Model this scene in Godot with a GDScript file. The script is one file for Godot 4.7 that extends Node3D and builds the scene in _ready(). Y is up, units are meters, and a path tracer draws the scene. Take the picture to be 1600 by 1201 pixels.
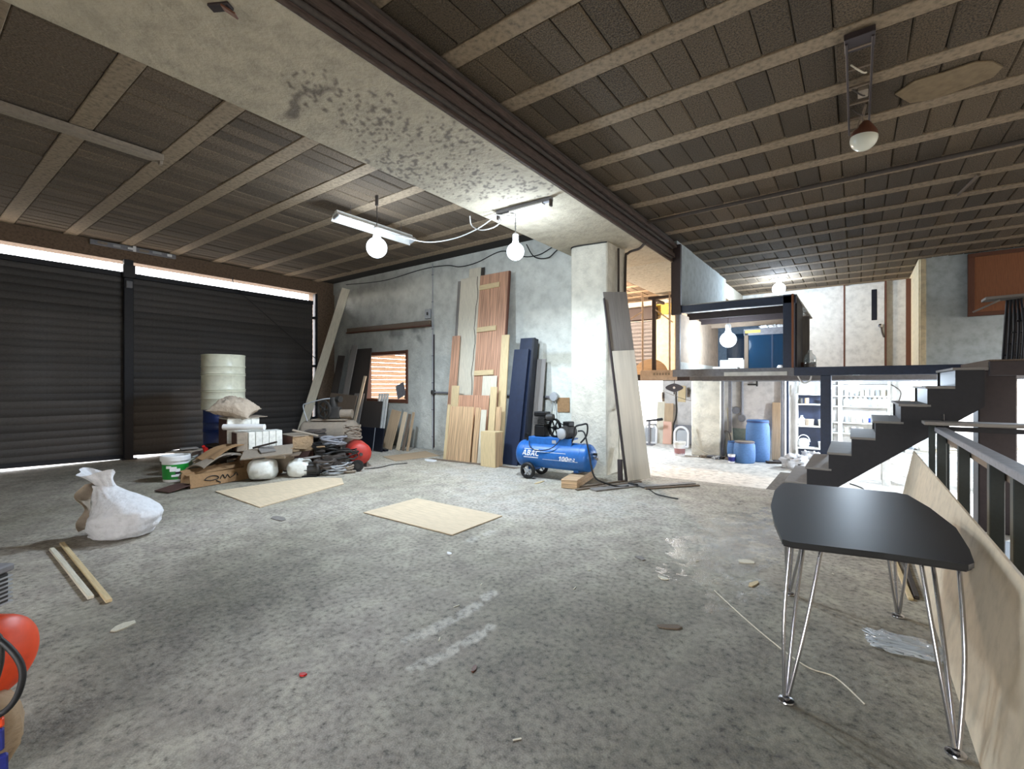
extends Node3D
# A dusty hall under beam-and-block ceilings. W runs to the hall's west, N to its north: the world's x is -W, its z is -N.

var M := {}
var T := {}
var used := {}
var meshes := {}
var rng := RandomNumberGenerator.new()


func P(w: float, y: float, n: float) -> Vector3:
	return Vector3(-w, y, -n)


func _ready() -> void:
	rng.seed = 7
	view_and_light()
	textures()
	materials()
	hall_shell()
	ceilings()
	shutters()
	north_rooms()
	railing_and_stairs()
	lamps_and_wires()
	wall_fittings()
	lumber()
	air_compressor()
	floor_things()
	rubbish_pile()
	corner_boards()
	north_things()
	upper_things()
	shelves()
	foreground()


func view_and_light() -> void:
	var cam := Camera3D.new()
	cam.name = "camera"
	cam.fov = 78.88
	cam.near = 0.05
	cam.far = 300.0
	cam.position = Vector3(0, 1.5, 0)
	cam.rotation_degrees = Vector3(0, 36.4, 0)
	add_child(cam)
	cam.current = true
	var we := WorldEnvironment.new()
	we.name = "surroundings"
	var e := Environment.new()
	e.background_mode = Environment.BG_SKY
	var sk := ProceduralSkyMaterial.new()
	sk.sky_top_color = Color(0.78, 0.83, 0.9)
	sk.sky_horizon_color = Color(0.97, 0.93, 0.88)
	sk.ground_horizon_color = Color(0.85, 0.78, 0.7)
	sk.ground_bottom_color = Color(0.6, 0.55, 0.5)
	sk.sky_energy_multiplier = 6.0
	sk.ground_energy_multiplier = 4.0
	e.sky = Sky.new()
	e.sky.sky_material = sk
	e.tonemap_mode = Environment.TONE_MAPPER_LINEAR
	e.tonemap_exposure = 0.39
	e.sdfgi_enabled = true
	e.ssao_enabled = true
	e.ssil_enabled = true
	we.environment = e
	add_child(we)


# ---------------------------------------------------------------- nodes
func numbered(called: String) -> String:
	var k: int = used.get(called, 0)
	used[called] = k + 1
	return called if k == 0 else "%s_%03d" % [called, k]


func tag(o: Node, label := "", category := "", group := "", kind := "") -> Node:
	for p in [["label", label], ["category", category], ["group", group], ["kind", kind]]:
		if p[1] != "":
			o.set_meta(p[0], p[1])
	return o


func thing(called: String, label: String, category: String, at := Vector3.ZERO, turn := 0.0, group := "") -> Node3D:
	var o := Node3D.new()
	o.name = numbered(called)
	add_child(o)
	o.position = at
	o.rotation_degrees.y = turn
	tag(o, label, category, group)
	return o


func dup(src: Node3D, label: String, at: Vector3, turn := 0.0, called := "") -> Node3D:
	var o: Node3D = src.duplicate()
	o.name = numbered(called if called else String(src.name).rstrip("0123456789_"))
	add_child(o)
	o.position = at
	o.rotation_degrees.y = turn
	o.set_meta("label", label)
	return o


func put(parent: Node, called: String, mesh: Mesh, m: Material, at := Vector3.ZERO, rot := Vector3.ZERO) -> MeshInstance3D:
	var o := MeshInstance3D.new()
	o.name = numbered(called) if parent == self else called
	o.mesh = mesh
	o.material_override = m
	parent.add_child(o, true)
	o.position = at
	o.rotation_degrees = rot
	return o


func one(called: String, label: String, category: String, mesh: Mesh, m: Material, at := Vector3.ZERO, rot := Vector3.ZERO, group := "") -> MeshInstance3D:
	var o := put(self, called, mesh, m, at, rot)
	tag(o, label, category, group)
	return o


func shell(called: String, mesh: Mesh, m: Material, at := Vector3.ZERO, rot := Vector3.ZERO) -> MeshInstance3D:
	var o := put(self, called, mesh, m, at, rot)
	o.set_meta("kind", "structure")
	return o


# ---------------------------------------------------------------- shapes
func begin() -> SurfaceTool:
	var st := SurfaceTool.new()
	st.begin(Mesh.PRIMITIVE_TRIANGLES)
	st.set_smooth_group(-1)
	return st


func done(st: SurfaceTool) -> ArrayMesh:
	st.generate_normals()
	return st.commit()


func tri(st: SurfaceTool, a: Vector3, b: Vector3, c: Vector3, out: Vector3) -> void:
	var n := (c - a).cross(b - a)
	st.add_vertex(a)
	if n.dot(out) < 0.0:
		st.add_vertex(c)
		st.add_vertex(b)
	else:
		st.add_vertex(b)
		st.add_vertex(c)


func quad(st: SurfaceTool, a: Vector3, b: Vector3, c: Vector3, d: Vector3, out: Vector3) -> void:
	tri(st, a, b, c, out)
	tri(st, a, c, d, out)


func add_box(st: SurfaceTool, size: Vector3, xf := Transform3D.IDENTITY, bev := 0.004) -> void:
	var h := size * 0.5
	var b: float = min(bev, min(h.x, min(h.y, h.z)) * 0.45)
	var mid := xf.origin
	var v := func(s: Vector3, k: int) -> Vector3:
		var p := Vector3(s.x * h.x, s.y * h.y, s.z * h.z)
		for i in 3:
			if i != k:
				p[i] -= s[i] * b
		return xf * p
	var sg := [-1.0, 1.0]
	for k in 3:
		for s in sg:
			var c := []
			for q in [[-1.0, -1.0], [1.0, -1.0], [1.0, 1.0], [-1.0, 1.0]]:
				var d := Vector3.ZERO
				d[k] = s
				d[(k + 1) % 3] = q[0]
				d[(k + 2) % 3] = q[1]
				c.append(v.call(d, k))
			quad(st, c[0], c[1], c[2], c[3], (c[0] + c[2]) * 0.5 - mid)
	if b <= 0.0:
		return
	for k in 3:
		var k1 := (k + 1) % 3
		var k2 := (k + 2) % 3
		for s1 in sg:
			for s2 in sg:
				var lo := Vector3.ZERO
				lo[k] = -1.0
				lo[k1] = s1
				lo[k2] = s2
				var hi := lo
				hi[k] = 1.0
				var a: Vector3 = v.call(lo, k1)
				var e: Vector3 = v.call(hi, k2)
				quad(st, a, v.call(hi, k1), e, v.call(lo, k2), (a + e) * 0.5 - mid)
	for sx in sg:
		for sy in sg:
			for sz in sg:
				var s := Vector3(sx, sy, sz)
				var a: Vector3 = v.call(s, 0)
				tri(st, a, v.call(s, 1), v.call(s, 2), a - mid)


func cbox(x: float, y: float, z: float, bev := 0.004) -> ArrayMesh:
	var key := "%.3f %.3f %.3f %.4f" % [x, y, z, bev]
	if not meshes.has(key):
		var st := begin()
		add_box(st, Vector3(x, y, z), Transform3D.IDENTITY, bev)
		meshes[key] = done(st)
	return meshes[key]


func along(a: Vector3, b: Vector3, hint := Vector3.UP) -> Transform3D:
	# x runs from a to b
	var x := (b - a).normalized()
	if abs(x.dot(hint)) > 0.98:
		hint = Vector3(0, 0, 1)
	var z := x.cross(hint).normalized()
	return Transform3D(Basis(x, z.cross(x).normalized(), z), (a + b) * 0.5)


func add_bar(st: SurfaceTool, a: Vector3, b: Vector3, hgt: float, wid: float, bev := 0.003) -> void:
	add_box(st, Vector3(a.distance_to(b), hgt, wid), along(a, b), bev)


func bar(parent: Node, called: String, m: Material, a: Vector3, b: Vector3, hgt: float, wid: float, bev := 0.003) -> MeshInstance3D:
	var o := put(parent, called, cbox(a.distance_to(b), hgt, wid, bev), m)
	o.transform = along(a, b)
	return o


func add_tube(st: SurfaceTool, pts: Array, r: float, sides := 8, closed := false) -> void:
	var rings := []
	var n := pts.size()
	var up := Vector3.UP
	st.set_smooth_group(1)
	for i in n:
		var a: Vector3 = pts[(i - 1 + n) % n] if closed else pts[max(i - 1, 0)]
		var b: Vector3 = pts[(i + 1) % n] if closed else pts[min(i + 1, n - 1)]
		var t := (b - a).normalized()
		if i == 0:
			up = Vector3.UP if abs(t.y) < 0.9 else Vector3.RIGHT
		up = (up - t * up.dot(t)).normalized()
		var s := t.cross(up)
		var ring := []
		for k in sides:
			var an := TAU * k / sides
			ring.append(pts[i] + (up * cos(an) + s * sin(an)) * r)
		rings.append(ring)
	for i in (n if closed else n - 1):
		var j := (i + 1) % n
		for k in sides:
			var l := (k + 1) % sides
			quad(st, rings[i][k], rings[i][l], rings[j][l], rings[j][k], (rings[i][k] + rings[i][l]) * 0.5 - pts[i])
	st.set_smooth_group(-1)
	if not closed:
		for e in [0, n - 1]:
			var o: Vector3 = pts[0] - pts[1] if e == 0 else pts[n - 1] - pts[n - 2]
			for k in range(1, sides - 1):
				tri(st, rings[e][0], rings[e][k], rings[e][k + 1], o)


func curve(pts: Array, per := 6) -> Array:
	# a smooth line through the points
	var out := []
	for i in pts.size() - 1:
		var p0: Vector3 = pts[max(i - 1, 0)]
		var p1: Vector3 = pts[i]
		var p2: Vector3 = pts[i + 1]
		var p3: Vector3 = pts[min(i + 2, pts.size() - 1)]
		for k in per:
			out.append(p1.cubic_interpolate(p2, p0, p3, float(k) / per))
	out.append(pts[-1])
	return out


func tube(pts: Array, r: float, sides := 8, closed := false) -> ArrayMesh:
	var st := begin()
	add_tube(st, pts, r, sides, closed)
	return done(st)


func add_lathe(st: SurfaceTool, prof: Array, seg := 24, xf := Transform3D.IDENTITY) -> void:
	# prof: Vector2(radius, height) from one end to the other
	var g := 2
	for i in prof.size() - 1:
		var a: Vector2 = prof[i]
		var b: Vector2 = prof[i + 1]
		if a.distance_to(b) < 1e-6:
			continue
		if i > 0:
			var d: Vector2 = a - prof[i - 1]
			if abs(d.angle_to(b - a)) > 0.6:
				g += 1
		st.set_smooth_group(g)
		var nrm := Vector2((b - a).y, -(b - a).x).normalized()
		for k in seg:
			var t0 := TAU * k / seg
			var t1 := TAU * (k + 1) / seg
			var c0 := Vector3(cos(t0), 0, sin(t0))
			var c1 := Vector3(cos(t1), 0, sin(t1))
			var p := [c0 * a.x + Vector3.UP * a.y, c1 * a.x + Vector3.UP * a.y, c1 * b.x + Vector3.UP * b.y, c0 * b.x + Vector3.UP * b.y]
			var o := xf.basis * ((c0 + c1) * 0.5 * nrm.x + Vector3.UP * nrm.y)
			if a.x < 1e-5:
				tri(st, xf * p[0], xf * p[2], xf * p[3], o)
			elif b.x < 1e-5:
				tri(st, xf * p[0], xf * p[1], xf * p[2], o)
			else:
				quad(st, xf * p[0], xf * p[1], xf * p[2], xf * p[3], o)
	st.set_smooth_group(-1)


func lathe(prof: Array, seg := 24, xf := Transform3D.IDENTITY) -> ArrayMesh:
	var st := begin()
	add_lathe(st, prof, seg, xf)
	return done(st)


func add_prism(st: SurfaceTool, poly: Array, depth: float, xf := Transform3D.IDENTITY) -> void:
	# the polygon lies in x and y and is drawn out along z
	var pk := PackedVector2Array(poly)
	var idx := Geometry2D.triangulate_polygon(pk)
	var mid := Vector2.ZERO
	for p in pk:
		mid += p / pk.size()
	for s in [-0.5, 0.5]:
		for i in range(0, idx.size(), 3):
			var q := []
			for k in 3:
				var p: Vector2 = pk[idx[i + k]]
				q.append(xf * Vector3(p.x, p.y, depth * s))
			tri(st, q[0], q[1], q[2], xf.basis.z * s)
	var turn := 1.0 if Geometry2D.is_polygon_clockwise(pk) else -1.0
	for i in pk.size():
		var a: Vector2 = pk[i]
		var b: Vector2 = pk[(i + 1) % pk.size()]
		var e := b - a
		var o := xf.basis * (Vector3(-e.y, e.x, 0) * turn)
		quad(st, xf * Vector3(a.x, a.y, -depth * 0.5), xf * Vector3(b.x, b.y, -depth * 0.5), xf * Vector3(b.x, b.y, depth * 0.5), xf * Vector3(a.x, a.y, depth * 0.5), o)


func prism(poly: Array, depth: float, xf := Transform3D.IDENTITY) -> ArrayMesh:
	var st := begin()
	add_prism(st, poly, depth, xf)
	return done(st)


const FLAT := Transform3D(Basis(Vector3(1, 0, 0), Vector3(0, 0, -1), Vector3(0, 1, 0)), Vector3.ZERO)  # a prism's polygon laid down: its y runs north, its depth is its height


func slab(w0: float, w1: float, y0: float, y1: float, n0: float, n1: float, bev := 0.0) -> Array:
	return [cbox(abs(w1 - w0), abs(y1 - y0), abs(n1 - n0), bev), P((w0 + w1) / 2, (y0 + y1) / 2, (n0 + n1) / 2)]


func add_slab(st: SurfaceTool, w0: float, w1: float, y0: float, y1: float, n0: float, n1: float, bev := 0.0) -> void:
	add_box(st, Vector3(abs(w1 - w0), abs(y1 - y0), abs(n1 - n0)), Transform3D(Basis.IDENTITY, P((w0 + w1) / 2, (y0 + y1) / 2, (n0 + n1) / 2)), bev)


func slab_in(parent: Node, called: String, m: Material, w0: float, w1: float, y0: float, y1: float, n0: float, n1: float, bev := 0.004) -> MeshInstance3D:
	var s := slab(w0, w1, y0, y1, n0, n1, bev)
	return put(parent, called, s[0], m, s[1])


func skin(nu: int, nv: int, f: Callable, thick := 0.0) -> ArrayMesh:
	# a surface from a function of u and v (0 to 1); with a thickness it is a closed sheet
	var st := begin()
	var g := []
	for j in nv + 1:
		var row := []
		for i in nu + 1:
			row.append(f.call(float(i) / nu, float(j) / nv))
		g.append(row)
	st.set_smooth_group(1)
	if thick <= 0.0:
		for j in nv:
			for i in nu:
				var o: Vector3 = (g[j][i + 1] - g[j][i]).cross(g[j + 1][i] - g[j][i])
				quad(st, g[j][i], g[j][i + 1], g[j + 1][i + 1], g[j + 1][i], o)
		return done(st)
	var low := []
	for j in nv + 1:
		var row := []
		for i in nu + 1:
			var a: Vector3 = g[j][min(i + 1, nu)] - g[j][max(i - 1, 0)]
			var b: Vector3 = g[min(j + 1, nv)][i] - g[max(j - 1, 0)][i]
			row.append(g[j][i] - a.cross(b).normalized() * thick)
		low.append(row)
	for j in nv:
		for i in nu:
			var o: Vector3 = (g[j][i + 1] - g[j][i]).cross(g[j + 1][i] - g[j][i])
			quad(st, g[j][i], g[j][i + 1], g[j + 1][i + 1], g[j + 1][i], o)
			quad(st, low[j][i], low[j][i + 1], low[j + 1][i + 1], low[j + 1][i], -o)
	st.set_smooth_group(-1)
	for i in nu:
		for j in [0, nv]:
			var o: Vector3 = g[j][i] - g[1 if j == 0 else nv - 1][i]
			quad(st, g[j][i], g[j][i + 1], low[j][i + 1], low[j][i], o)
	for j in nv:
		for i in [0, nu]:
			var o: Vector3 = g[j][i] - g[j][1 if i == 0 else nu - 1]
			quad(st, g[j][i], g[j + 1][i], low[j + 1][i], low[j][i], o)
	return done(st)


func sack(size: Vector3, sd: int, rough := 0.12, fold := 0.5, pinch := 0.0) -> ArrayMesh:
	# a filled bag: a squarish ellipsoid with creases, its base on y = 0; pinch draws the top together
	var nz := FastNoiseLite.new()
	nz.seed = sd
	nz.frequency = 1.6
	nz.fractal_octaves = 3
	var f := func(u: float, v: float) -> Vector3:
		var a := -u * TAU
		var b := (v - 0.5) * PI
		var d := Vector3(cos(a) * cos(b), sin(b), sin(a) * cos(b))
		var p := Vector3(sign(d.x) * pow(abs(d.x), 0.65), sign(d.y) * pow(abs(d.y), 0.75), sign(d.z) * pow(abs(d.z), 0.65))
		var k: float = 1.0 + rough * nz.get_noise_3d(d.x * 1.3, d.y * 1.3, d.z * 1.3) * 2.0 + fold * 0.09 * sin(a * 7.0 + 5.0 * nz.get_noise_3d(d.x, d.y * 2.0, d.z + 4.0)) * abs(nz.get_noise_3d(d.x * 2.0 + 9.0, d.y, d.z))
		if pinch > 0.0:
			var w: float = smoothstep(0.25, 0.95, p.y)
			p.x *= 1.0 - pinch * w * 0.75
			p.z *= 1.0 - pinch * w * 0.75
		p *= k
		return Vector3(p.x * size.x, (max(p.y, -0.86) + 0.86) * size.y / 1.86, p.z * size.z)
	return skin(36, 22, f)


func lettering(text: String, height: float, depth := 0.001, bend := 0.0, font := "Droid Sans", bold := true) -> ArrayMesh:
	# raised letters facing +z; bend wraps them on a cylinder of that radius whose axis runs along x
	var tm := TextMesh.new()
	var sf := SystemFont.new()
	sf.font_names = PackedStringArray([font])
	sf.font_weight = 700 if bold else 400
	tm.font = sf
	tm.text = text
	tm.font_size = 48
	tm.pixel_size = height / 36.0
	tm.depth = depth
	tm.curve_step = 4.0
	var out := ArrayMesh.new()
	for s in tm.get_surface_count():
		var ar := tm.surface_get_arrays(s)
		if bend > 0.0:
			var vs: PackedVector3Array = ar[Mesh.ARRAY_VERTEX]
			for i in vs.size():
				var p := vs[i]
				var an := p.y / bend
				vs[i] = Vector3(p.x + p.y * 0.22, sin(an) * (bend + p.z), cos(an) * (bend + p.z))
			ar[Mesh.ARRAY_VERTEX] = vs
		out.add_surface_from_arrays(Mesh.PRIMITIVE_TRIANGLES, ar)
	return out


# ---------------------------------------------------------------- materials
func noise_tex(key: String, sd: int, freq: float, oct: int, ramp: Array, size := 512, kind := FastNoiseLite.TYPE_SIMPLEX_SMOOTH, bump := 0.0) -> void:
	var n := FastNoiseLite.new()
	n.seed = sd
	n.noise_type = kind
	n.frequency = freq
	n.fractal_octaves = oct
	n.fractal_gain = 0.6
	var t := NoiseTexture2D.new()
	t.width = size
	t.height = size
	t.seamless = true
	t.seamless_blend_skirt = 0.2
	t.noise = n
	if bump > 0.0:
		t.as_normal_map = true
		t.bump_strength = bump
	else:
		var g := Gradient.new()
		g.offsets = PackedFloat32Array()
		var offs := PackedFloat32Array()
		var cols := PackedColorArray()
		for r in ramp:
			offs.append(r[0])
			cols.append(r[1] if r[1] is Color else Color(r[1], r[1], r[1]))
		g.offsets = offs
		g.colors = cols
		t.color_ramp = g
	T[key] = t


func textures() -> void:
	noise_tex("mottle", 1, 0.008, 6, [[0.1, 0.86], [0.5, 0.95], [0.9, 1.0]], 1024)
	noise_tex("grit", 2, 0.06, 4, [[0.1, 0.66], [0.5, 0.87], [0.9, 1.0]], 1024)
	noise_tex("concrete", 3, 0.02, 7, [[0.08, 0.66], [0.4, 0.88], [0.6, 0.95], [0.9, 1.0]], 1024)
	noise_tex("grain", 4, 0.02, 5, [[0.1, 0.85], [0.5, 0.94], [0.9, 1.0]], 512)
	noise_tex("stripe", 5, 0.03, 3, [[0.1, 0.62], [0.45, 0.82], [0.55, 0.94], [0.9, 1.0]], 512)
	noise_tex("spall", 6, 0.014, 6, [[0.0, 0.35], [0.15, 0.5], [0.19, 0.88], [0.9, 1.0]], 1024)
	noise_tex("wool", 8, 0.09, 4, [[0.15, 0.4], [0.5, 0.8], [0.85, 1.0]], 1024)
	noise_tex("rough_map", 9, 0.03, 5, [[0.1, 0.45], [0.5, 0.75], [0.9, 1.0]], 512)
	dusty_floor_tex()
	noise_tex("bump", 10, 0.03, 5, [], 1024, FastNoiseLite.TYPE_SIMPLEX_SMOOTH, 6.0)
	noise_tex("fine_bump", 11, 0.12, 4, [], 1024, FastNoiseLite.TYPE_SIMPLEX_SMOOTH, 5.0)
	noise_tex("crease", 12, 0.018, 4, [], 512, FastNoiseLite.TYPE_SIMPLEX_SMOOTH, 9.0)


func dusty_floor_tex() -> void:
	# trodden concrete: broad clouds, scuffs and fine grit laid over one another
	var S := 1024
	var layers := []
	for q in [[41, 0.006, 4, 0.16], [42, 0.03, 5, 0.2], [43, 0.16, 3, 0.22]]:
		var n := FastNoiseLite.new()
		n.seed = q[0]
		n.frequency = q[1]
		n.fractal_octaves = q[2]
		var im := n.get_seamless_image(S, S)
		im.convert(Image.FORMAT_L8)
		layers.append([im.get_data(), q[3]])
	var a: PackedByteArray = layers[0][0]
	var b: PackedByteArray = layers[1][0]
	var c: PackedByteArray = layers[2][0]
	var out := PackedByteArray()
	out.resize(S * S)
	var r := RandomNumberGenerator.new()
	r.seed = 5
	for i in S * S:
		var v := 226.0 + (a[i] - 128) * 0.16 + (b[i] - 128) * 0.3 + (c[i] - 128) * 0.26 + float((i * 7919 + (i >> 5) * 104729) % 23) - 11.0
		if b[i] < 82:
			v -= (82 - b[i]) * 0.9
		out[i] = clampi(int(v), 90, 255)
	T["dusty_floor"] = ImageTexture.create_from_image(Image.create_from_data(S, S, false, Image.FORMAT_L8, out))


func mat(key: String, c: Color, rough := 0.85, tex := "", scale := Vector3.ONE, world := true, bump := "", bump_k := 0.6, metal := 0.0) -> StandardMaterial3D:
	var m := StandardMaterial3D.new()
	m.albedo_color = c
	m.roughness = rough
	m.metallic = metal
	if tex or bump:
		m.uv1_triplanar = true
		m.uv1_world_triplanar = world
		m.uv1_scale = scale
	if tex:
		m.albedo_texture = T[tex]
	if bump:
		m.normal_enabled = true
		m.normal_texture = T[bump]
		m.normal_scale = bump_k
	M[key] = m
	return m


func wood(key: String, c: Color, tex := "grain", rough := 0.7, k := 1.0) -> void:
	# grain runs along the piece's own y ("key") or x ("key_x")
	var s := 0.12 if tex == "stripe" else 0.35
	mat(key, c, rough, tex, Vector3(6, s, 6) * k, false)
	mat(key + "_x", c, rough, tex, Vector3(s, 6, 6) * k, false)


func lin(r: float, g: float, b: float) -> Color:
	return Color(r, g, b)


func materials() -> void:
	var V3 := Vector3.ONE
	var m := mat("floor", Color(0.77, 0.745, 0.7), 0.78, "dusty_floor", V3 * 0.6, true, "bump", 0.4)
	m.vertex_color_use_as_albedo = true
	mat("floor_edge", Color(0.42, 0.4, 0.37), 0.9, "concrete", V3 * 0.6, true, "bump", 0.5)
	m = mat("floor_worn", Color(0.77, 0.745, 0.7), 0.15, "dusty_floor", V3 * 0.6, true, "fine_bump", 0.35)
	m.metallic_specular = 0.85
	m.vertex_color_use_as_albedo = true
	mat("floor_white", Color(0.86, 0.84, 0.8), 0.75, "concrete", V3 * 0.25, true, "bump", 0.3)
	m = mat("plaster", Color(0.86, 0.86, 0.82), 0.92, "mottle", V3 * 0.3, true, "bump", 0.5)
	m.vertex_color_use_as_albedo = true
	mat("column", Color(0.84, 0.82, 0.76), 0.92, "mottle", V3 * 0.35, true, "bump", 0.6)
	mat("soffit", Color(0.72, 0.7, 0.64), 0.92, "spall", V3 * 0.5, true, "bump", 0.7)
	m = mat("soffit_skin", Color(0.71, 0.67, 0.59), 0.92, "mottle", V3 * 0.5, true, "bump", 0.6)
	m.vertex_color_use_as_albedo = true
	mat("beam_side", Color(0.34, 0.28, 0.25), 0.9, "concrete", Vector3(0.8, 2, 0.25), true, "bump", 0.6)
	mat("rib", Color(0.58, 0.51, 0.42), 0.9, "concrete", V3 * 0.7, true, "fine_bump", 0.4)
	for k in 4:
		var t: float = [0.92, 1.0, 1.08, 0.85][k]
		mat("block%d" % k, Color(0.42 * t, 0.36 * t, 0.28 * t), 0.95, "wool", V3 * (0.55 + 0.06 * k), true, "bump", 0.9)
		mat("wblock%d" % k, Color(0.47 * t, 0.405 * t, 0.33 * t), 0.95, "wool", Vector3(1.2, 0.8, 0.45), true, "bump", 0.8)
	mat("joint", Color(0.12, 0.1, 0.08), 0.95)
	mat("dark_lintel", Color(0.46, 0.38, 0.31), 0.9, "concrete", V3 * 0.8)
	for k in 3:
		var t: float = [1.0, 0.9, 1.1][k]
		mat("slat%d" % k, Color(0.3 * t, 0.285 * t, 0.275 * t), 0.6, "grit", Vector3(0.3, 2, 0.3), true, "", 0.0, 0.25)
	mat("orange_slat", Color(0.88, 0.76, 0.66), 0.6, "mottle", V3 * 0.6)
	mat("steel", Color(0.2, 0.19, 0.19), 0.55, "grit", V3, true, "", 0.0, 0.4)
	mat("dark_steel", Color(0.13, 0.13, 0.15), 0.6, "mottle", V3 * 1.5, true, "", 0.0, 0.2)
	mat("blue_steel", Color(0.14, 0.2, 0.3), 0.5, "mottle", V3 * 1.5)
	mat("brown_steel", Color(0.2, 0.16, 0.165), 0.6, "mottle", V3 * 1.5)
	mat("rail_steel", Color(0.15, 0.18, 0.18), 0.6, "mottle", V3 * 3.0, true, "", 0.0, 0.1)
	mat("grey_paint", Color(0.5, 0.5, 0.52), 0.6, "mottle", V3 * 1.5)
	mat("white_paint", Color(0.87, 0.87, 0.85), 0.55, "mottle", V3 * 0.5)
	mat("cream_paint", Color(0.9, 0.84, 0.7), 0.6, "mottle", V3 * 0.8)
	mat("beige_wall", Color(0.78, 0.7, 0.62), 0.8, "mottle", V3 * 0.5)
	mat("yellow_paint", Color(0.86, 0.74, 0.38), 0.7, "mottle", V3)
	mat("white_plastic", Color(0.9, 0.9, 0.9), 0.4)
	mat("grey_plastic", Color(0.62, 0.63, 0.64), 0.5)
	mat("black_rubber", Color(0.05, 0.05, 0.055), 0.6)
	mat("black_iron", Color(0.1, 0.1, 0.11), 0.5, "grit", V3 * 2.0, true, "", 0.0, 0.5)
	mat("cast", Color(0.26, 0.25, 0.24), 0.6, "grit", V3 * 2.0, true, "", 0.0, 0.3)
	mat("dusty", Color(0.58, 0.53, 0.47), 0.95, "mottle", V3 * 2.0, true, "fine_bump", 0.5)
	mat("dust_dark", Color(0.3, 0.27, 0.25), 0.95, "mottle", V3 * 2.0, true, "fine_bump", 0.5)
	mat("blue_tank", Color(0.13, 0.4, 0.7), 0.38, "mottle", V3 * 1.4)
	mat("blue_drum", Color(0.06, 0.16, 0.38), 0.45, "mottle", V3 * 1.4)
	mat("blue_barrel", Color(0.3, 0.46, 0.66), 0.65, "spall", V3 * 1.2)
	mat("dirty_drum", Color(0.82, 0.82, 0.74), 0.4, "mottle", V3 * 0.9)
	mat("red_tank", Color(0.72, 0.22, 0.18), 0.5, "mottle", V3 * 1.2)
	mat("orange_tank", Color(0.9, 0.28, 0.08), 0.45, "mottle", V3 * 1.5)
	mat("chrome", Color(0.78, 0.78, 0.8), 0.16, "", V3, true, "", 0.0, 1.0)
	mat("black_top", Color(0.1, 0.11, 0.125), 0.45, "grit", V3 * 3.0)
	mat("sack_white", Color(0.86, 0.86, 0.87), 0.75, "mottle", V3 * 2.0, true, "crease", 0.8)
	mat("sack_dusty", Color(0.7, 0.64, 0.57), 0.9, "mottle", V3 * 2.0, true, "crease", 0.8)
	mat("paper_bag", Color(0.62, 0.52, 0.4), 0.85, "mottle", V3 * 2.0, true, "crease", 0.8)
	mat("cardboard", Color(0.6, 0.47, 0.33), 0.9, "mottle", V3 * 2.0)
	mat("cardboard_dark", Color(0.3, 0.2, 0.17), 0.9, "mottle", V3 * 2.0)
	mat("tile_white", Color(0.9, 0.9, 0.87), 0.5, "mottle", V3 * 1.5)
	mat("green_print", Color(0.1, 0.55, 0.2), 0.45)
	mat("blue_print", Color(0.1, 0.14, 0.48), 0.6, "mottle", V3 * 3.0)
	mat("navy", Color(0.13, 0.17, 0.26), 0.45, "mottle", V3 * 1.0)
	mat("navy_dark", Color(0.06, 0.08, 0.13), 0.4, "mottle", V3 * 1.0)
	mat("white_cable", Color(0.85, 0.85, 0.84), 0.5)
	mat("ink", Color(0.05, 0.05, 0.06), 0.7)
	mat("red_plastic", Color(0.7, 0.1, 0.08), 0.5)
	wood("ply", Color(0.86, 0.78, 0.66), "grain", 0.75)
	wood("mdf", Color(0.72, 0.62, 0.5), "mottle", 0.8, 0.5)
	mat("sheet_x", Color(0.79, 0.73, 0.63), 0.7, "mottle", V3 * 0.8)
	wood("pine", Color(0.84, 0.75, 0.58), "grain", 0.7)
	wood("veneer", Color(0.82, 0.63, 0.51), "stripe", 0.55, 0.4)
	wood("tan_veneer", Color(0.86, 0.72, 0.56), "stripe", 0.6, 0.4)
	wood("raw_white", Color(0.86, 0.83, 0.75), "grain", 0.75)
	wood("old_board", Color(0.46, 0.4, 0.34), "grain", 0.85)
	wood("dark_board", Color(0.25, 0.22, 0.2), "grain", 0.85)
	wood("grey_board", Color(0.52, 0.5, 0.48), "mottle", 0.75, 0.5)
	wood("stained_board", Color(0.82, 0.79, 0.73), "mottle", 0.7, 0.15)
	wood("brown_wood", Color(0.4, 0.24, 0.17), "grain", 0.6)
	wood("orange_wood", Color(0.56, 0.35, 0.22), "grain", 0.6)
	m = mat("pane", Color(0.8, 0.88, 0.9, 0.12), 0.03)
	m.transparency = BaseMaterial3D.TRANSPARENCY_ALPHA
	m = mat("dark_pane", Color(0.1, 0.22, 0.32, 0.75), 0.06)
	m.transparency = BaseMaterial3D.TRANSPARENCY_ALPHA
	m = mat("clear_plastic", Color(0.85, 0.88, 0.9, 0.35), 0.25)
	m.transparency = BaseMaterial3D.TRANSPARENCY_ALPHA
	for q in [["bulb_glow", Color(0.9, 0.95, 1.0), 14.0], ["warm_glow", Color(1.0, 0.72, 0.45), 8.0]]:
		m = mat(q[0], Color(0.9, 0.9, 0.9), 0.4)
		m.emission_enabled = true
		m.emission = q[1]
		m.emission_energy_multiplier = q[2]
	mat("dead_globe", Color(0.86, 0.86, 0.8), 0.25)


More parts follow.
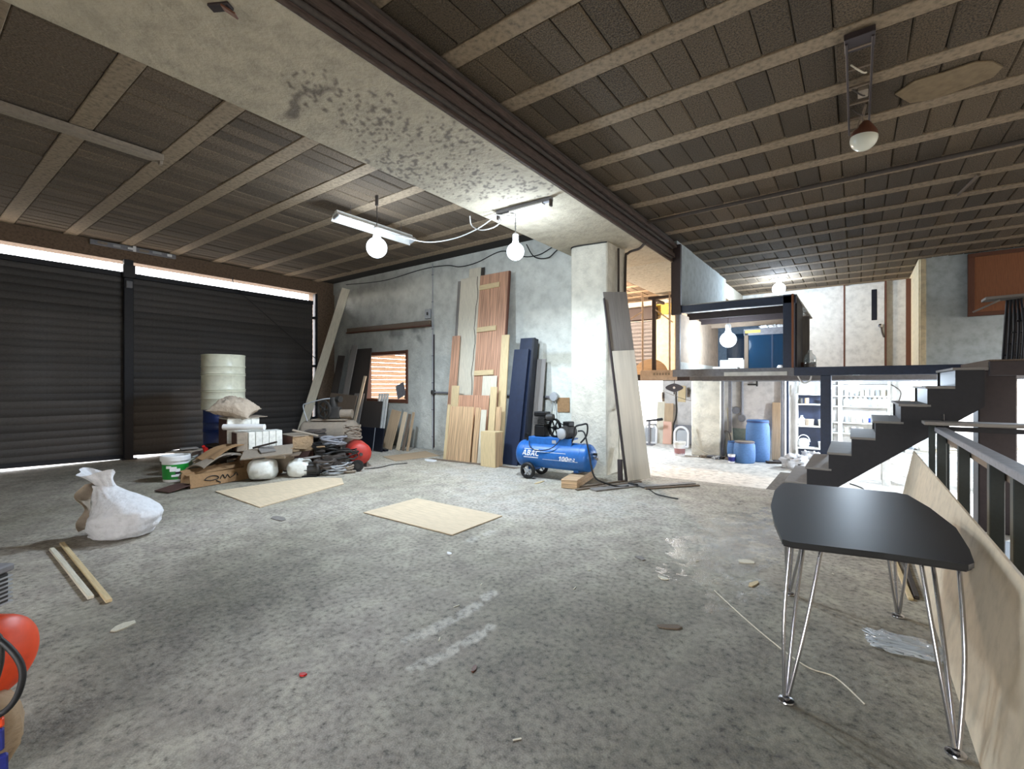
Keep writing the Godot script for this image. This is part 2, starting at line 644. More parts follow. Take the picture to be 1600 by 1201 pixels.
func painted_grid(pw: Callable, nu: int, nv: int, col: Callable, out: Vector3) -> ArrayMesh:
	# a flat piece of the setting whose stains and tones are vertex colours
	var st := begin()
	st.set_smooth_group(1)
	for j in nv:
		for i in nu:
			var q := []
			var c := []
			for k in [[0, 0], [1, 0], [1, 1], [0, 1]]:
				var u := float(i + k[0]) / nu
				var v := float(j + k[1]) / nv
				q.append(pw.call(u, v))
				c.append(col.call(u, v))
			for t in [[0, 1, 2], [0, 2, 3]]:
				var n: Vector3 = (q[t[2]] - q[t[0]]).cross(q[t[1]] - q[t[0]])
				for k in ([0, 1, 2] if n.dot(out) > 0 else [0, 2, 1]):
					st.set_color(c[t[k]])
					st.add_vertex(q[t[k]])
	return done(st)


func hall_shell() -> void:
	# ---- floor of the hall: a slab 0.4 thick whose top carries dust, chalk streaks, painted glints and a worn, shiny patch
	var n1 := FastNoiseLite.new()
	n1.seed = 21
	n1.frequency = 0.32
	n1.fractal_octaves = 5
	var n2 := FastNoiseLite.new()
	n2.seed = 22
	n2.frequency = 2.6
	n2.fractal_octaves = 4
	var streak := func(w: float, n: float, sw: float, n0: float, n1_: float, r: float) -> float:
		var d := Vector2(w - sw - 0.03 * sin(n * 5.0), n - clampf(n, n0, n1_)).length()
		return (1.0 - smoothstep(0.2 * r, r, d)) * smoothstep(-0.35, 0.15, n2.get_noise_2d(w * 3.0, n * 3.0))
	var fcol := func(w: float, n: float) -> Color:
		var a := n1.get_noise_2d(w, n)
		var b := n2.get_noise_2d(w, n)
		var k := 0.8 + 0.34 * a + 0.22 * b - 0.16 * (1.0 - smoothstep(1.0, 3.4, n))
		# darker near the camera, in two patches and to the west, paler along the wall of boards
		k -= 0.16 * (1.0 - smoothstep(0.3, 1.9, Vector2((w - 1.3) * 0.8, n - 2.6).length())) * (0.6 + b)
		k -= 0.13 * (1.0 - smoothstep(0.2, 1.4, Vector2(w - 3.6, n - 1.3).length())) * (0.6 + b)
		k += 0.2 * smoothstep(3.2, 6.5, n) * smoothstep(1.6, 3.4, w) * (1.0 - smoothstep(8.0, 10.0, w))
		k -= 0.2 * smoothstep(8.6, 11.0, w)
		var tint := Color(1.0, 0.97 + 0.03 * b, 0.9 + 0.08 * a) * clampf(k, 0.3, 1.25)
		var s: float = max(streak.call(w, n, 2.11, 1.85, 2.2, 0.06), max(streak.call(w, n, 2.1, 2.26, 2.62, 0.06), streak.call(w, n, 1.85, 1.68, 2.24, 0.055)))
		s = max(s, 0.6 * streak.call(w, n, 3.0, 3.3, 3.9, 0.05))
		s = max(s, 0.5 * (1.0 - smoothstep(0.2, 0.9, Vector2((w - 0.95) * 1.6, n - 5.2).length())) * smoothstep(0.1, 0.35, b))  # pale flecks painted in as lamp glints on the shiny patch
		return tint.lerp(Color(1.75, 1.76, 1.78), clampf(s * 1.15, 0.0, 0.95))
	var w0 := -0.85
	var w1 := 11.95
	var na := -3.1
	var nb := 7.56
	var worn := func(w: float, n: float) -> bool:
		return Vector2((w - 0.95) * 1.9, (n - 4.9) * 0.62).length() + 0.5 * n2.get_noise_2d(w * 0.8, n * 0.8) < 0.85 and n2.get_noise_2d(w * 1.7 + 40.0, n * 1.7) > -0.12
	var sts := [begin(), begin()]
	# a fine grid where the chalk and the shiny patch lie, a coarse one elsewhere
	var fine := Rect2(w0 + 12 * 0.08, na + 55 * 0.08, 29 * 0.08, 70 * 0.08)
	for pass_ in 2:
		var cell: float = [0.08, 0.02][pass_]
		var org: Vector2 = [Vector2(w0, na), fine.position][pass_]
		var cnt: Vector2i = [Vector2i(160, 134), Vector2i(116, 280)][pass_]
		for j in cnt.y:
			for i in cnt.x:
				var ua: float = org.x + cell * i
				var va: float = org.y + cell * j
				var mid := Vector2(ua + cell / 2, va + cell / 2)
				if pass_ == 0 and fine.has_point(mid):
					continue
				var ub := ua + cell
				var vb: float = min(va + cell, nb)
				var st: SurfaceTool = sts[1] if pass_ == 1 and worn.call(mid.x, mid.y) else sts[0]
				var c := [[ua, va], [ub, va], [ub, vb], [ua, vb]]
				for t in [0, 1, 2, 0, 2, 3]:
					st.set_color(fcol.call(c[t][0], c[t][1]))
					st.set_normal(Vector3.UP)
					st.add_vertex(P(c[t][0], 0, c[t][1]))
	var fl := shell("floor", sts[0].commit(), M.floor)
	put(fl, "worn_patch", sts[1].commit(), M.floor_worn)
	var st := begin()
	add_slab(st, w0, w1, -0.4, -0.002, na, nb)
	add_slab(st, 0.35, 1.05, -0.4, -0.003, nb, 9.2)
	put(fl, "slab", done(st), M.floor_edge)
	shell("floor", slab(-6.2, 12.3, -0.6, -0.4, -3.4, 17.5)[0], M.floor_white, slab(-6.2, 12.3, -0.6, -0.4, -3.4, 17.5)[1])

	# ---- walls
	var nz := FastNoiseLite.new()
	nz.seed = 31
	nz.frequency = 0.5
	nz.fractal_octaves = 5
	var patch := func(w: float, y: float, a: Array) -> float:
		# soft-edged repaired rectangle: w from, w to, y from, y to
		var d: float = min(min(w - a[0], a[1] - w), min(y - a[2], a[3] - y)) + 0.06 * nz.get_noise_2d(w * 6.0, y * 6.0)
		return smoothstep(-0.02, 0.03, d)
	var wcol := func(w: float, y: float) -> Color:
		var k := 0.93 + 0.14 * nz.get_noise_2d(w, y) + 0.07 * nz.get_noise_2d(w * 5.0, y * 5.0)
		k -= 0.34 * smoothstep(7.6, 10.5, w)  # wall grows darker towards the west, most at its foot
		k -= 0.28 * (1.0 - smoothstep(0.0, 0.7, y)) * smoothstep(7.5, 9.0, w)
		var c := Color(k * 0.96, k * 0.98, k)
		c = c.lerp(Color(1.02, 1.04, 1.05), 0.85 * patch.call(w, y, [3.9, 5.3, 2.2, 2.95]))
		c = c.lerp(Color(1.05, 1.07, 1.08), 0.8 * patch.call(w, y, [6.4, 7.9, 2.15, 2.75]))
		c = c.lerp(Color(0.66, 0.63, 0.56), 0.75 * patch.call(w, y, [3.9, 4.9, 1.85, 2.12]))
		c = c.lerp(Color(1.0, 1.02, 1.03), 0.7 * patch.call(w, y, [3.9, 4.9, 0.1, 1.8]))
		# crumbled spots above the window
		for q in [[9.2, 2.75, 0.28], [8.35, 2.85, 0.26], [8.3, 2.55, 0.14]]:
			var d: float = Vector2(w - q[0], (y - q[1]) * 1.5).length() + 0.16 * nz.get_noise_2d(w * 7.0, y * 7.0)
			c = c.lerp(Color(0.3, 0.3, 0.31), 0.7 * (1.0 - smoothstep(q[2] * 0.6, q[2], d)))
		return c
	# the north wall with its window hole: W 8.73 to 10.55, y 1.08 to 2.3
	var parts := [[3.3, 8.73, -0.4, 4.6], [10.55, 12.2, -0.4, 4.6], [8.73, 10.55, -0.4, 1.08], [8.73, 10.55, 2.3, 4.6]]
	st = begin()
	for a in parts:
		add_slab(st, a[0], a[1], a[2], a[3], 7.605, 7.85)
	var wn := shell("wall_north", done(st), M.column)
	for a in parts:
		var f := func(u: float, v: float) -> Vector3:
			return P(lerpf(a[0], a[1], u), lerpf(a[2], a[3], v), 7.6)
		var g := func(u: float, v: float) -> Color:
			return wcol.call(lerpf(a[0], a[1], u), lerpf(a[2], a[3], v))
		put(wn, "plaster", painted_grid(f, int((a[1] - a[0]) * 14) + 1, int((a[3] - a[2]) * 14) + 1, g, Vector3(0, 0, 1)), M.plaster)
	shell("column", slab(3.31, 3.99, -0.4, 3.88, 7.13, 7.62, 0.02)[0], M.column, slab(3.31, 3.99, -0.4, 3.88, 7.13, 7.62)[1])
	var s := slab(2.85, 3.58, -0.4, 3.88, 13.0, 13.6, 0.02)
	shell("column", s[0], M.column, s[1])
	# west: lintel above the shutters, pier at the corner, sill edge
	s = slab(11.85, 12.2, 3.98, 4.6, -3.4, 16.0)
	shell("lintel", s[0], M.dark_lintel, s[1])
	s = slab(11.8, 12.2, -0.4, 4.0, 7.06, 7.9)
	shell("wall_west", s[0], M.dark_lintel, s[1])
	st = begin()
	add_slab(st, 11.85, 12.2, -0.4, 4.0, -3.4, -2.2)
	add_slab(st, 11.85, 12.2, -0.4, 4.0, 13.2, 16.0)
	shell("wall_west", done(st), M.column)
	# south: an unseen opening behind the camera, placed to light the foreground
	st = begin()
	add_slab(st, 2.6, 12.2, -0.4, 4.6, -3.4, -3.1)
	add_slab(st, -6.2, 0.4, -0.4, 4.6, -3.4, -3.1)
	add_slab(st, 0.4, 2.6, 2.3, 4.6, -3.4, -3.1)
	shell("wall_south", done(st), M.column)
	# east, with unseen openings placed to light the workshop and the upper wall
	st = begin()
	add_slab(st, -6.2, -5.9, -0.6, 0.3, -3.4, 16.6)
	add_slab(st, -6.2, -5.9, 1.6, 2.2, -3.4, 16.6)
	add_slab(st, -6.2, -5.9, 3.2, 4.6, -3.4, 16.6)
	add_slab(st, -6.2, -5.9, 2.2, 3.2, -3.4, 9.0)
	add_slab(st, -6.2, -5.9, 2.2, 3.2, 12.8, 16.6)
	add_slab(st, -6.2, -5.9, 0.3, 1.6, -3.4, 2.0)
	add_slab(st, -6.2, -5.9, 0.3, 1.6, 13.0, 16.6)
	shell("wall_east", done(st), M.column)
	# ground outside
	st = begin()
	for a in [[12.3, 60.0, -40.0, 60.0], [-60.0, -6.2, -40.0, 60.0], [-6.2, 12.3, -40.0, -3.4], [-6.2, 12.3, 17.5, 60.0]]:
		add_slab(st, a[0], a[1], -0.7, -0.41, a[2], a[3])
	shell("ground", done(st), mat("yard", Color(0.75, 0.68, 0.6), 0.95, "mottle", Vector3.ONE * 0.2))


func ceilings() -> void:
	# ribs run east to west every 0.82 m, hollow blocks lie between them
	var vars := []
	for k in 3:
		vars.append([cbox(0.244, 0.08, 0.622, 0.008 + 0.003 * k), cbox(0.194, 0.08, 0.622, 0.008 + 0.003 * k)])
	var areas := [[-6.1, 2.89, -3.3, 16.4, 0.25, "block"], [4.24, 12.1, -3.3, 7.7, 0.2, "wblock"], [4.24, 12.1, 7.9, 15.4, 0.25, "wblock"]]
	for ai in 3:
		var a: Array = areas[ai]
		var s := slab(a[0], a[1], 4.33, 4.6, a[2], a[3])
		var c := shell("ceiling", s[0], M.joint, s[1])
		var spots := []
		for r in range(-8, 17):
			var ra := 2.85 + 0.82 * r
			if ra + 0.19 > a[2] and ra < a[3]:
				slab_in(c, "rib", M.rib, a[0], a[1], 4.292, 4.36, max(ra, a[2]), min(ra + 0.19, a[3]), 0.006).position -= c.position
			var n := ra + 0.19 + 0.315
			if n < a[2] + 0.3 or n > a[3] - 0.3:
				continue
			var w: float = a[0] + a[4] / 2
			while w < a[1]:
				spots.append([Vector2(w * 1.0 - 3.0 * (1.0 if ai == 1 else 0.0), n).length(), w, n])
				w += a[4]
		spots.sort()
		var seen := 0
		var rest := begin()
		for q in spots:
			var y := 4.338 + rng.randf_range(-0.006, 0.008)
			var in_view: bool = q[2] > 0.15 * q[1] + 0.2 and q[2] > 1.0 + 0.3 * abs(q[1]) * 0.0 and q[1] > -0.25 * q[2] - 0.4
			var mesh: ArrayMesh = vars[rng.randi() % 3][1 if a[4] < 0.22 else 0]
			var at := P(q[1], y, q[2]) + Vector3(0, 0.0, 0)
			if in_view and seen < 290:
				seen += 1
				put(c, "block", mesh, M["%s%d" % [a[5], rng.randi() % 4]], at - c.position, Vector3(rng.randf_range(-0.5, 0.5), rng.randf_range(-0.6, 0.6), 0))
			else:
				rest.append_from(mesh, 0, Transform3D(Basis.IDENTITY, at - c.position))
		var o := put(c, "block", rest.commit(), M[a[5] + "1"])
		o.set_meta("kind", "stuff")
	var pk := []
	for k in 11:
		var an := TAU * k / 11.0
		pk.append(Vector2(cos(an) * rng.randf_range(0.28, 0.4), sin(an) * rng.randf_range(0.2, 0.28)))
	shell("trim_1", prism(pk, 0.012, FLAT), mat("new_plaster", Color(0.5, 0.43, 0.33), 0.95, "mottle", Vector3.ONE), P(-0.67, 4.287, 5.85))
	# the broad flat beam between the two ceilings and its dark eastern side
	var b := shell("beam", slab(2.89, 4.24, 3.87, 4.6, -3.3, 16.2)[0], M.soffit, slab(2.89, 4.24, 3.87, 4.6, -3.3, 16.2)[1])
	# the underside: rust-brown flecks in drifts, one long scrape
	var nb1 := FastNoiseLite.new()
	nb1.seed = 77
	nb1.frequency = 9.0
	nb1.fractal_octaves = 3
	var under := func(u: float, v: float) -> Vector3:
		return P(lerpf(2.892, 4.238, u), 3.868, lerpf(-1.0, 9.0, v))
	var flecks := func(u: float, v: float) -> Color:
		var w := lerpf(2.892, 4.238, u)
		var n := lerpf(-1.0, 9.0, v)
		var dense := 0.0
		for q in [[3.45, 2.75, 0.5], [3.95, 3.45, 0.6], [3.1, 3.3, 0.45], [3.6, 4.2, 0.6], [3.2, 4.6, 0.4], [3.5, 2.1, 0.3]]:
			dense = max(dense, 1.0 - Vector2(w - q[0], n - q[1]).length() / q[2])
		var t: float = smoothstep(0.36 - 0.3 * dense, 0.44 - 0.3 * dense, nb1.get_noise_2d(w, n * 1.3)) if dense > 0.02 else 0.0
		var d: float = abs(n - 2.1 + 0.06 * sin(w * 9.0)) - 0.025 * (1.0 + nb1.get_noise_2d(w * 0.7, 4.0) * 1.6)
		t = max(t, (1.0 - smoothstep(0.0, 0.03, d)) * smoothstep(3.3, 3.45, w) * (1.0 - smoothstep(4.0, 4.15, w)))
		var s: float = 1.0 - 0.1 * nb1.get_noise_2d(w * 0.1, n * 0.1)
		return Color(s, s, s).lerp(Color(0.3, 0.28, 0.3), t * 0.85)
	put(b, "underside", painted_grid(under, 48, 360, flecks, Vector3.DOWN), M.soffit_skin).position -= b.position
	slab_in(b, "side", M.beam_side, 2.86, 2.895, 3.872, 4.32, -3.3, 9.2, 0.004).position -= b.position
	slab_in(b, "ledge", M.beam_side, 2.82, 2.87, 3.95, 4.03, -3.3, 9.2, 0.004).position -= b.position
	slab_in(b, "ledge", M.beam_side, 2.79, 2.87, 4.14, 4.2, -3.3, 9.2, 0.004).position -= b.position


func shutters() -> void:
	# two roller doors in the west wall; daylight shows round their edges
	var prof := []
	for k in 9:
		var t := float(k) / 8
		prof.append(Vector2(0.01 * sin(t * PI), lerpf(-0.068, 0.068, t)))
	prof.append(Vector2(-0.004, 0.072))
	prof.append(Vector2(-0.004, -0.072))
	var spans := [[-2.1, 2.99, 0.09, 26, 3.84], [3.0, 6.98, 0.07, 26, 3.9]]
	for d in 2:
		var a: Array = spans[d]
		var root := thing("door_%d" % (d + 1), "", "", P(11.86, 0, (a[0] + a[1]) / 2))
		root.set_meta("kind", "structure")
		var len: float = a[1] - a[0]
		var mesh := prism(prof, len, Transform3D(Basis.IDENTITY, Vector3.ZERO))
		var y := 0.16
		var k := 0
		while y < 3.72:
			put(root, "slat", mesh, M["slat%d" % (rng.randi() % 3)], Vector3(rng.randf_range(-0.003, 0.003), y, 0), Vector3(rng.randf_range(-0.05, 0.05), 0, rng.randf_range(-1.2, 1.2)))
			y += 0.1385
			k += 1
		var st := begin()
		# the bottom rail does not sit level, so a wedge of light shows under it
		if d == 0:
			add_bar(st, Vector3(0, 0.1, len / 2), Vector3(0, 0.1, -len * 0.06), 0.08, 0.05)
			add_bar(st, Vector3(0, 0.1, -len * 0.06), Vector3(0, 0.05, -len / 2), 0.09, 0.05)
		else:
			add_bar(st, Vector3(0, 0.09, len / 2), Vector3(0, 0.05, len / 2 - 0.9), 0.06, 0.05)
			add_bar(st, Vector3(0, 0.05, len / 2 - 0.9), Vector3(0, 0.05, -len / 2), 0.12, 0.05)
		put(root, "bottom_rail", done(st), M.dark_steel)
		st = begin()
		for n in ([len / 2] if d == 0 else [-len / 2 - 0.02]):
			pass
		add_bar(st, Vector3(0.05, 3.7, len / 2 - 0.02), Vector3(0.05, 3.7, -len / 2 + 0.02), 0.1, 0.06)
		put(root, "top_rail", done(st), M.dark_steel)
	var p := thing("shutter_post", "dark steel post between the two roller shutters, bracket at its top", "post", P(11.78, 0, 2.98))
	put(p, "post", cbox(0.1, 4.0, 0.15, 0.006), M.dark_steel, Vector3(0, 2.0, 0))
	put(p, "bracket", cbox(0.14, 0.26, 0.2, 0.01), M.steel, Vector3(0.02, 3.76, 0))
	put(p, "lock_plate", cbox(0.05, 0.14, 0.1, 0.008), M.grey_paint, Vector3(0.07, 3.5, 0))
	put(p, "foot_plate", cbox(0.16, 0.02, 0.24, 0.004), M.dark_steel, Vector3(0.02, 0.01, 0))
	# guide rail by the corner, a hand's breadth off the curtain
	var gr := thing("guide_rail", "dark vertical shutter guide rail beside the light slit in the corner", "rail", P(11.84, 0, 7.05))
	put(gr, "channel", cbox(0.12, 3.95, 0.07, 0.005), M.dark_steel, Vector3(0, 1.98, 0))
	for y in [0.6, 2.0, 3.3]:
		put(gr, "clip", cbox(0.13, 0.06, 0.12, 0.004), M.dark_steel, Vector3(0.01, y, 0.03))


func north_rooms() -> void:
	var st: SurfaceTool
	# walls behind the sunken workshop
	st = begin()
	add_slab(st, 2.9, 5.1, -0.4, 4.6, 15.3, 15.6)
	add_slab(st, 7.0, 12.2, -0.4, 4.6, 15.3, 15.6)
	add_slab(st, 5.1, 7.0, 1.95, 4.6, 15.3, 15.6)
	add_slab(st, 5.1, 7.0, -0.4, -0.2, 15.3, 15.6)
	var w := shell("wall_north", done(st), mat("workshop_wall", Color(0.84, 0.82, 0.8), 0.9, "mottle", Vector3.ONE * 0.4, true, "bump", 0.4))
	var s := slab(1.45, 2.9, -0.4, 1.68, 13.5, 16.2)
	shell("wall_north", s[0], M.workshop_wall, s[1])
	s = slab(1.2, 1.47, -0.4, 1.68, 13.46, 13.75, 0.01)
	s = slab(-1.15, 2.9, -0.4, 4.6, 16.2, 16.5)
	shell("wall_north", s[0], M.white_paint, s[1])
	s = slab(-1.22, -1.12, 1.78, 4.6, 13.8, 16.3)
	shell("wall_east", s[0], M.cream_paint, s[1])
	# the grey wall of the upper floor with the workshop window under it
	st = begin()
	add_slab(st, -6.1, -1.2, 1.72, 4.6, 13.8, 14.1)
	add_slab(st, -1.4, -1.2, -0.4, 1.72, 13.8, 14.1)
	add_slab(st, -6.1, -1.4, -0.4, 0.2, 13.8, 14.1)
	shell("wall_north", done(st), mat("grey_wall", Color(0.74, 0.78, 0.79), 0.9, "mottle", Vector3.ONE * 0.5))
	for a in [[5.1, 7.0, -0.2, 1.95, 15.38, "window_1"], [-4.2, -1.4, 0.2, 1.72, 13.88, "window_2"]]:
		var o := thing(a[5], "", "", P((a[0] + a[1]) / 2, (a[2] + a[3]) / 2, a[4]))
		o.set_meta("kind", "structure")
		var hw: float = abs(a[1] - a[0]) / 2
		var hh: float = (a[3] - a[2]) / 2
		for sx in [-1, 0, 1]:
			put(o, "frame_bar", cbox(0.05, hh * 2, 0.06), M.white_paint, Vector3(sx * (hw - 0.025), 0, 0))
		for sy in [-1, 1]:
			put(o, "frame_bar", cbox(hw * 2, 0.05, 0.05), M.white_paint, Vector3(0, sy * (hh - 0.025), 0))
		for sx in [-1, 1]:
			put(o, "pane", cbox(hw - 0.07, hh * 2 - 0.1, 0.006, 0.0), M.pane, Vector3(sx * hw / 2, 0, 0))

	# ---- the window hole in the hall's north wall: brown frame, and beyond it a shutter of warm slats
	var f := thing("window_3", "", "", P(9.64, 1.69, 7.72))
	f.set_meta("kind", "structure")
	for sx in [-1, 1]:
		put(f, "frame_bar", cbox(0.08, 1.3, 0.28, 0.006), M.brown_wood, Vector3(sx * 0.88, 0, 0.0))
	for sy in [-1, 1]:
		put(f, "frame_bar", cbox(1.84, 0.08, 0.3, 0.006), M.brown_wood_x, Vector3(0, sy * 0.6, 0.0))
	var prof := []
	for k in 7:
		var t := float(k) / 6
		prof.append(Vector2(0.035 * sin(t * PI), lerpf(-0.058, 0.058, t)))
	prof.append(Vector2(-0.006, 0.062))
	prof.append(Vector2(-0.006, -0.062))
	var d := thing("door_3", "", "", P(11.9, 0, 10.5))
	d.set_meta("kind", "structure")
	var sm := prism(prof, 5.2)
	var y := 0.0
	while y < 3.95:
		put(d, "slat", sm, M.orange_slat, Vector3(0, y, 0), Vector3(0, 0, rng.randf_range(-2, 2)))
		y += 0.132
	# shutter of the far north bay, half hidden by the leaning panels
	d = thing("door_4", "", "", P(6.4, 2.0, 15.24))
	d.set_meta("kind", "structure")
	sm = prism(prof, 2.0, Transform3D(Basis(Vector3.UP, -PI / 2), Vector3.ZERO))
	y = -0.16
	while y < 1.6:
		put(d, "slat", sm, M.grey_paint, Vector3(0, y, 0))
		y += 0.132
	put(d, "shutter_box", cbox(2.3, 0.4, 0.3, 0.01), M.brown_steel, Vector3(0, 1.84, 0.1))

	# ---- the upper floor: a deck over the workshop, its edge beam and joists
	var dk := shell("upper_floor", slab(-6.0, 2.9, 1.7, 1.78, 9.3, 16.2)[0], M.old_board, slab(-6.0, 2.9, 1.7, 1.78, 9.3, 16.2)[1])
	for a in [[-6.0, 0.85, 9.2, "blue_steel"], [0.85, 2.89, 9.2, "grey_paint"]]:
		slab_in(dk, "edge_beam", M[a[3]], a[0], a[1], 1.65, 1.79, a[2], a[2] + 0.1, 0.005).position -= dk.position
	slab_in(dk, "white_edge", M.white_paint, 0.95, 1.95, 1.655, 1.725, 9.17, 9.2, 0.004).position -= dk.position
	for k in 6:
		slab_in(dk, "joist", M.grey_paint, -6.0, 2.9, 1.58, 1.7, 10.4 + k * 1.0, 10.48 + k * 1.0, 0.004).position -= dk.position
	dk = shell("upper_floor", slab(-6.0, -1.2, 1.68, 1.78, 7.42, 9.2)[0], M.old_board, slab(-6.0, -1.2, 1.68, 1.78, 7.42, 9.2)[1])
	slab_in(dk, "edge_beam", M.brown_steel, -6.0, -1.2, 1.6, 1.76, 7.38, 7.46, 0.005).position -= dk.position
	dk = shell("upper_floor", slab(2.9, 9.0, 1.62, 1.75, 12.0, 15.3)[0], M.old_board, slab(2.9, 9.0, 1.62, 1.75, 12.0, 15.3)[1])
	slab_in(dk, "edge_beam", M.brown_steel, 2.9, 9.0, 1.6, 1.76, 11.92, 12.0, 0.005).position -= dk.position
	# posts under the deck
	var p := one("deck_post", "slim blue steel post under the upper floor, in front of the grey shelf unit", "post", slab(0.33, 0.48, -0.4, 1.65, 9.22, 9.34, 0.008)[0], M.blue_steel, slab(0.33, 0.48, -0.4, 1.65, 9.22, 9.34)[1])
	p = one("deck_post", "thick brown steel column behind the railing under the upper floor", "post", slab(-1.62, -1.27, -0.4, 1.68, 8.45, 8.8, 0.012)[0], M.brown_steel, slab(-1.62, -1.27, -0.4, 1.68, 8.45, 8.8)[1])
	# ---- wall panel under the ceiling, over the cabin
	s = slab(2.8, 2.88, 2.98, 4.32, 9.2, 13.4, 0.006)
	shell("wall_west", s[0], M.grey_wall, s[1])
	s = slab(2.72, 2.9, 2.85, 4.2, 9.14, 9.22, 0.004)
	one("panel_stud", "dark upright stud at the near end of the grey panel under the ceiling", "post", s[0], M.brown_steel, s[1])


func railing_and_stairs() -> void:
	# ---- stairs to the upper floor: sawtooth steel sides, thin treads
	var t := thing("staircase", "dark steel staircase with bare treads climbing to the upper floor", "stairs", P(0.8, 0, 7.4))
	var run := 0.243
	var rise := 0.2165
	for k in 8:
		var y := 0.18 + rise * k
		put(t, "tread", cbox(0.3, 0.03, 1.5, 0.004), M.grey_board_x, Vector3(run * k + 0.15, y - 0.015, -0.75), Vector3(0, rng.randf_range(-0.6, 0.6), 0))
		if k > 0:
			put(t, "riser", cbox(0.012, rise - 0.03, 1.44, 0.002), M.dark_steel, Vector3(run * k + 0.045, y - 0.03 - (rise - 0.03) / 2, -0.75))
	var poly := []
	for k in 8:
		var y := 0.18 + rise * k
		poly.append(Vector2(run * k + 0.02, y - 0.03 - (rise - 0.03 if k > 0 else 0.18)))
		poly.append(Vector2(run * k + 0.02, y - 0.03))
		poly.append(Vector2(run * (k + 1) + 0.02, y - 0.03))
	poly[0].y = 0.0
	poly.append(Vector2(run * 8 + 0.02, 1.25))
	poly.append(Vector2(0.4, 0.0))
	for z in [0.0, -1.48]:
		put(t, "stringer", prism(poly, 0.02, Transform3D(Basis.IDENTITY, Vector3(0, 0, z - 0.01))), M.dark_steel)
	# ---- railing along the drop to the workshop
	var r := thing("railing", "dark steel railing with square posts along the edge beside the leaning sheet", "railing", P(-0.75, 0, 5.0))
	for n in [6.9, 5.6, 4.43, 3.84, 2.9, 1.7]:
		var wd: float = 0.075
		put(r, "post", cbox(wd, 1.0, 0.075, 0.005), M.rail_steel, Vector3(0.0, 0.5, 5.0 - n))
	put(r, "handrail", cbox(0.1, 0.05, 5.9, 0.005), M.grey_paint, Vector3(0, 1.0, 0.95))
	put(r, "lower_board", cbox(0.03, 0.12, 5.9, 0.004), M.old_board_x, Vector3(0.06, 0.92, 0.95))
	r = thing("railing", "short railing with three thin posts under a wide dusty board at the stair", "railing", P(-0.72, 0, 7.2))
	for x in [-0.02, 0.1, 0.9, 2.4, 3.9]:
		put(r, "post", cbox(0.055, 1.03, 0.055, 0.004), M.rail_steel, Vector3(x, 0.515, 0.0))
	put(r, "top_board", cbox(4.2, 0.04, 0.3, 0.006), M.grey_board_x, Vector3(2.0, 1.06, 0.0))
	put(r, "rail_bar", cbox(4.1, 0.05, 0.05, 0.004), M.dark_steel, Vector3(2.05, 1.0, 0.06))
	put(r, "bolt", lathe([Vector2(0, 0), Vector2(0.012, 0), Vector2(0.012, 0.09), Vector2(0, 0.09)], 8), M.steel, Vector3(0.08, 1.07, -0.05))


func bulb(called: String, label: String, at: Vector3, r: float, energy: float, glow := "bulb_glow", col := Color(0.86, 0.93, 1.0), down := 0.0) -> Node3D:
	var o := thing(called, label, "lamp", at)
	var prof := []
	for k in 13:
		var a := lerpf(-PI / 2, PI * 0.36, k / 12.0)
		prof.append(Vector2(max(cos(a) * r, 0.0), sin(a) * r))
	prof.append(Vector2(r * 0.3, r * 1.25))
	put(o, "globe", lathe(prof, 24), M[glow])
	put(o, "socket", lathe([Vector2(0, r * 1.2), Vector2(r * 0.34, r * 1.2), Vector2(r * 0.36, r * 1.9), Vector2(r * 0.2, r * 2.1), Vector2(0, r * 2.1)], 16), M.white_plastic)
	var l := OmniLight3D.new()
	l.name = "light"
	l.light_color = col
	l.light_energy = energy
	l.light_size = r
	l.omni_range = 40.0
	l.omni_attenuation = 2.0
	l.shadow_enabled = true
	o.add_child(l)
	if down > 0.0:
		# the bulb throws most of its light downwards
		var sp := SpotLight3D.new()
		sp.name = "down_light"
		sp.light_color = col
		sp.light_energy = down
		sp.light_size = r
		sp.spot_range = 40.0
		sp.spot_angle = 86.0
		sp.spot_angle_attenuation = 0.6
		sp.shadow_enabled = true
		o.add_child(sp)
		sp.position.y = -0.02
		sp.rotation_degrees.x = -90
	return o


